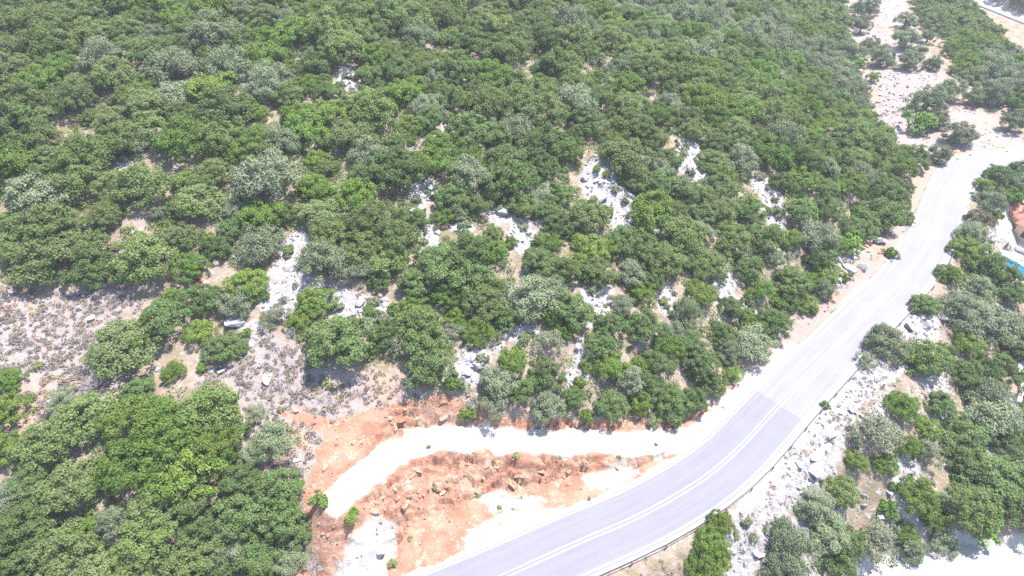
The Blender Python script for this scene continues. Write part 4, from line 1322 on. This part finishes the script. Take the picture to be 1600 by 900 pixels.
# white garden wall at the far side of the lower slope
def white_wall(pts, h, w, label):
    P = [hit(*q)[0] for q in pts]
    m = MB()
    for q0, q1 in zip(P[:-1], P[1:]):
        a, c = Vector(q0.tolist()), Vector(q1.tolist())
        d = (c - a); n = Vector((-d.y, d.x, 0)).normalized()
        m.add([a - n * w / 2 - UP * .5, c - n * w / 2 - UP * .5, c + n * w / 2 - UP * .5, a + n * w / 2 - UP * .5, a - n * w / 2 + UP * h, c - n * w / 2 + UP * h, c + n * w / 2 + UP * h, a + n * w / 2 + UP * h],
              [(0, 3, 2, 1), (4, 5, 6, 7), (0, 1, 5, 4), (1, 2, 6, 5), (2, 3, 7, 6), (3, 0, 4, 7)])
    tag(link('garden_wall', m.mesh('garden_wall', M['paving'])), label, 'wall')
white_wall([(1589, 572), (1593, 592), (1594, 612), (1588, 632)], .7, .5, 'low white garden wall past the trees of the lower slope')

# ------------------------------------------------------------------ dead wood on the clearing
def dead_bush(px, py, r, seed, label):
    p, t = hit(px, py, .3)
    rg = random.Random(seed)
    b = MB()
    for k in range(46):
        a = rg.uniform(0, 6.28); e_ = rg.uniform(.1, 1.2); L_ = r * rg.uniform(.6, 1.1)
        d = Vector((math.cos(a) * math.cos(e_), math.sin(a) * math.cos(e_), math.sin(e_)))
        m_ = d * L_ * .55 + Vector((rg.uniform(-.1, .1), rg.uniform(-.1, .1), rg.uniform(-.05, .12))) * r
        b.tube([(0, 0, -.05), m_, d * L_], [.028, .018, .006], 4)
        for j in range(5):
            f_ = m_.lerp(d * L_, rg.uniform(.1, .9)); q = Vector((rg.uniform(-1, 1), rg.uniform(-1, 1), rg.uniform(-.2, .8))) * r * .3
            b.tube([f_, f_ + q], [.013, .005], 4)
    o = link('dead_shrub', b.mesh('dead_shrub', M['deadwood']), None, (p[0], p[1], p[2]))
    tag(o, label, 'dead shrub')
dead_bush(150, 602, 1.9, 1, 'bare grey dead shrub lying on the clearing below the rounded oak')
dead_bush(458, 520, 1.2, 2, 'bare grey dead twigs beside the thin wispy shrub')
dead_bush(492, 883, 1.4, 3, 'bare grey dead shrub at the thicket edge by red soil')
dead_bush(655, 523, 1.1, 4, 'bare grey twigs beside a rocky gap of the middle slope')
p0, _ = hit(92, 601); p1, _ = hit(128, 592); p2, _ = hit(142, 604)
b = MB(); b.tube([p0 + [0, 0, .1], p0 * .6 + p1 * .4 + [0, .2, .35], p1 + [0, 0, .3], p2 + [0, 0, .1]], [.10, .11, .09, .05], 7)
b.tube([p1 + [0, 0, .3], p1 + [.6, .9, .5]], [.05, .02], 5); b.tube([p0 * .6 + p1 * .4 + [0, .2, .35], p0 * .6 + p1 * .4 + [-.5, -.7, .1]], [.06, .03], 5)
o = link('fallen_branch', b.mesh('fallen_branch', M['bark'], True)); tag(o, 'dark fallen branch beside the dead grey shrub on the clearing', 'branch')

# ------------------------------------------------------------------ thin summer haze over the whole place
zlo, zhi = float(GZ.min()) - 1.0, max(CAMZ, float(GZ.max()) + 8) + 6.0
m = MB(); m.box((XS[0] - 5, YS[0] - 5, zlo), (XS[-1] - XS[0] + 10, 0, 0), (0, YS[-1] - YS[0] + 10, 0), (0, 0, zhi - zlo))
hz_m = bpy.data.materials.new('haze')
hz_m.use_nodes = True
hz_m.node_tree.nodes.remove(hz_m.node_tree.nodes['Principled BSDF'])
pvn = hz_m.node_tree.nodes.new('ShaderNodeVolumePrincipled')
pvn.inputs['Color'].default_value = (.93, .95, 1.0, 1)
pvn.inputs['Density'].default_value = .00030
hz_m.node_tree.links.new(pvn.outputs[0], hz_m.node_tree.nodes['Material Output'].inputs['Volume'])
tag(link('haze', m.mesh('haze', hz_m)), 'thin pale summer haze over the whole hillside', 'haze', kind='stuff')
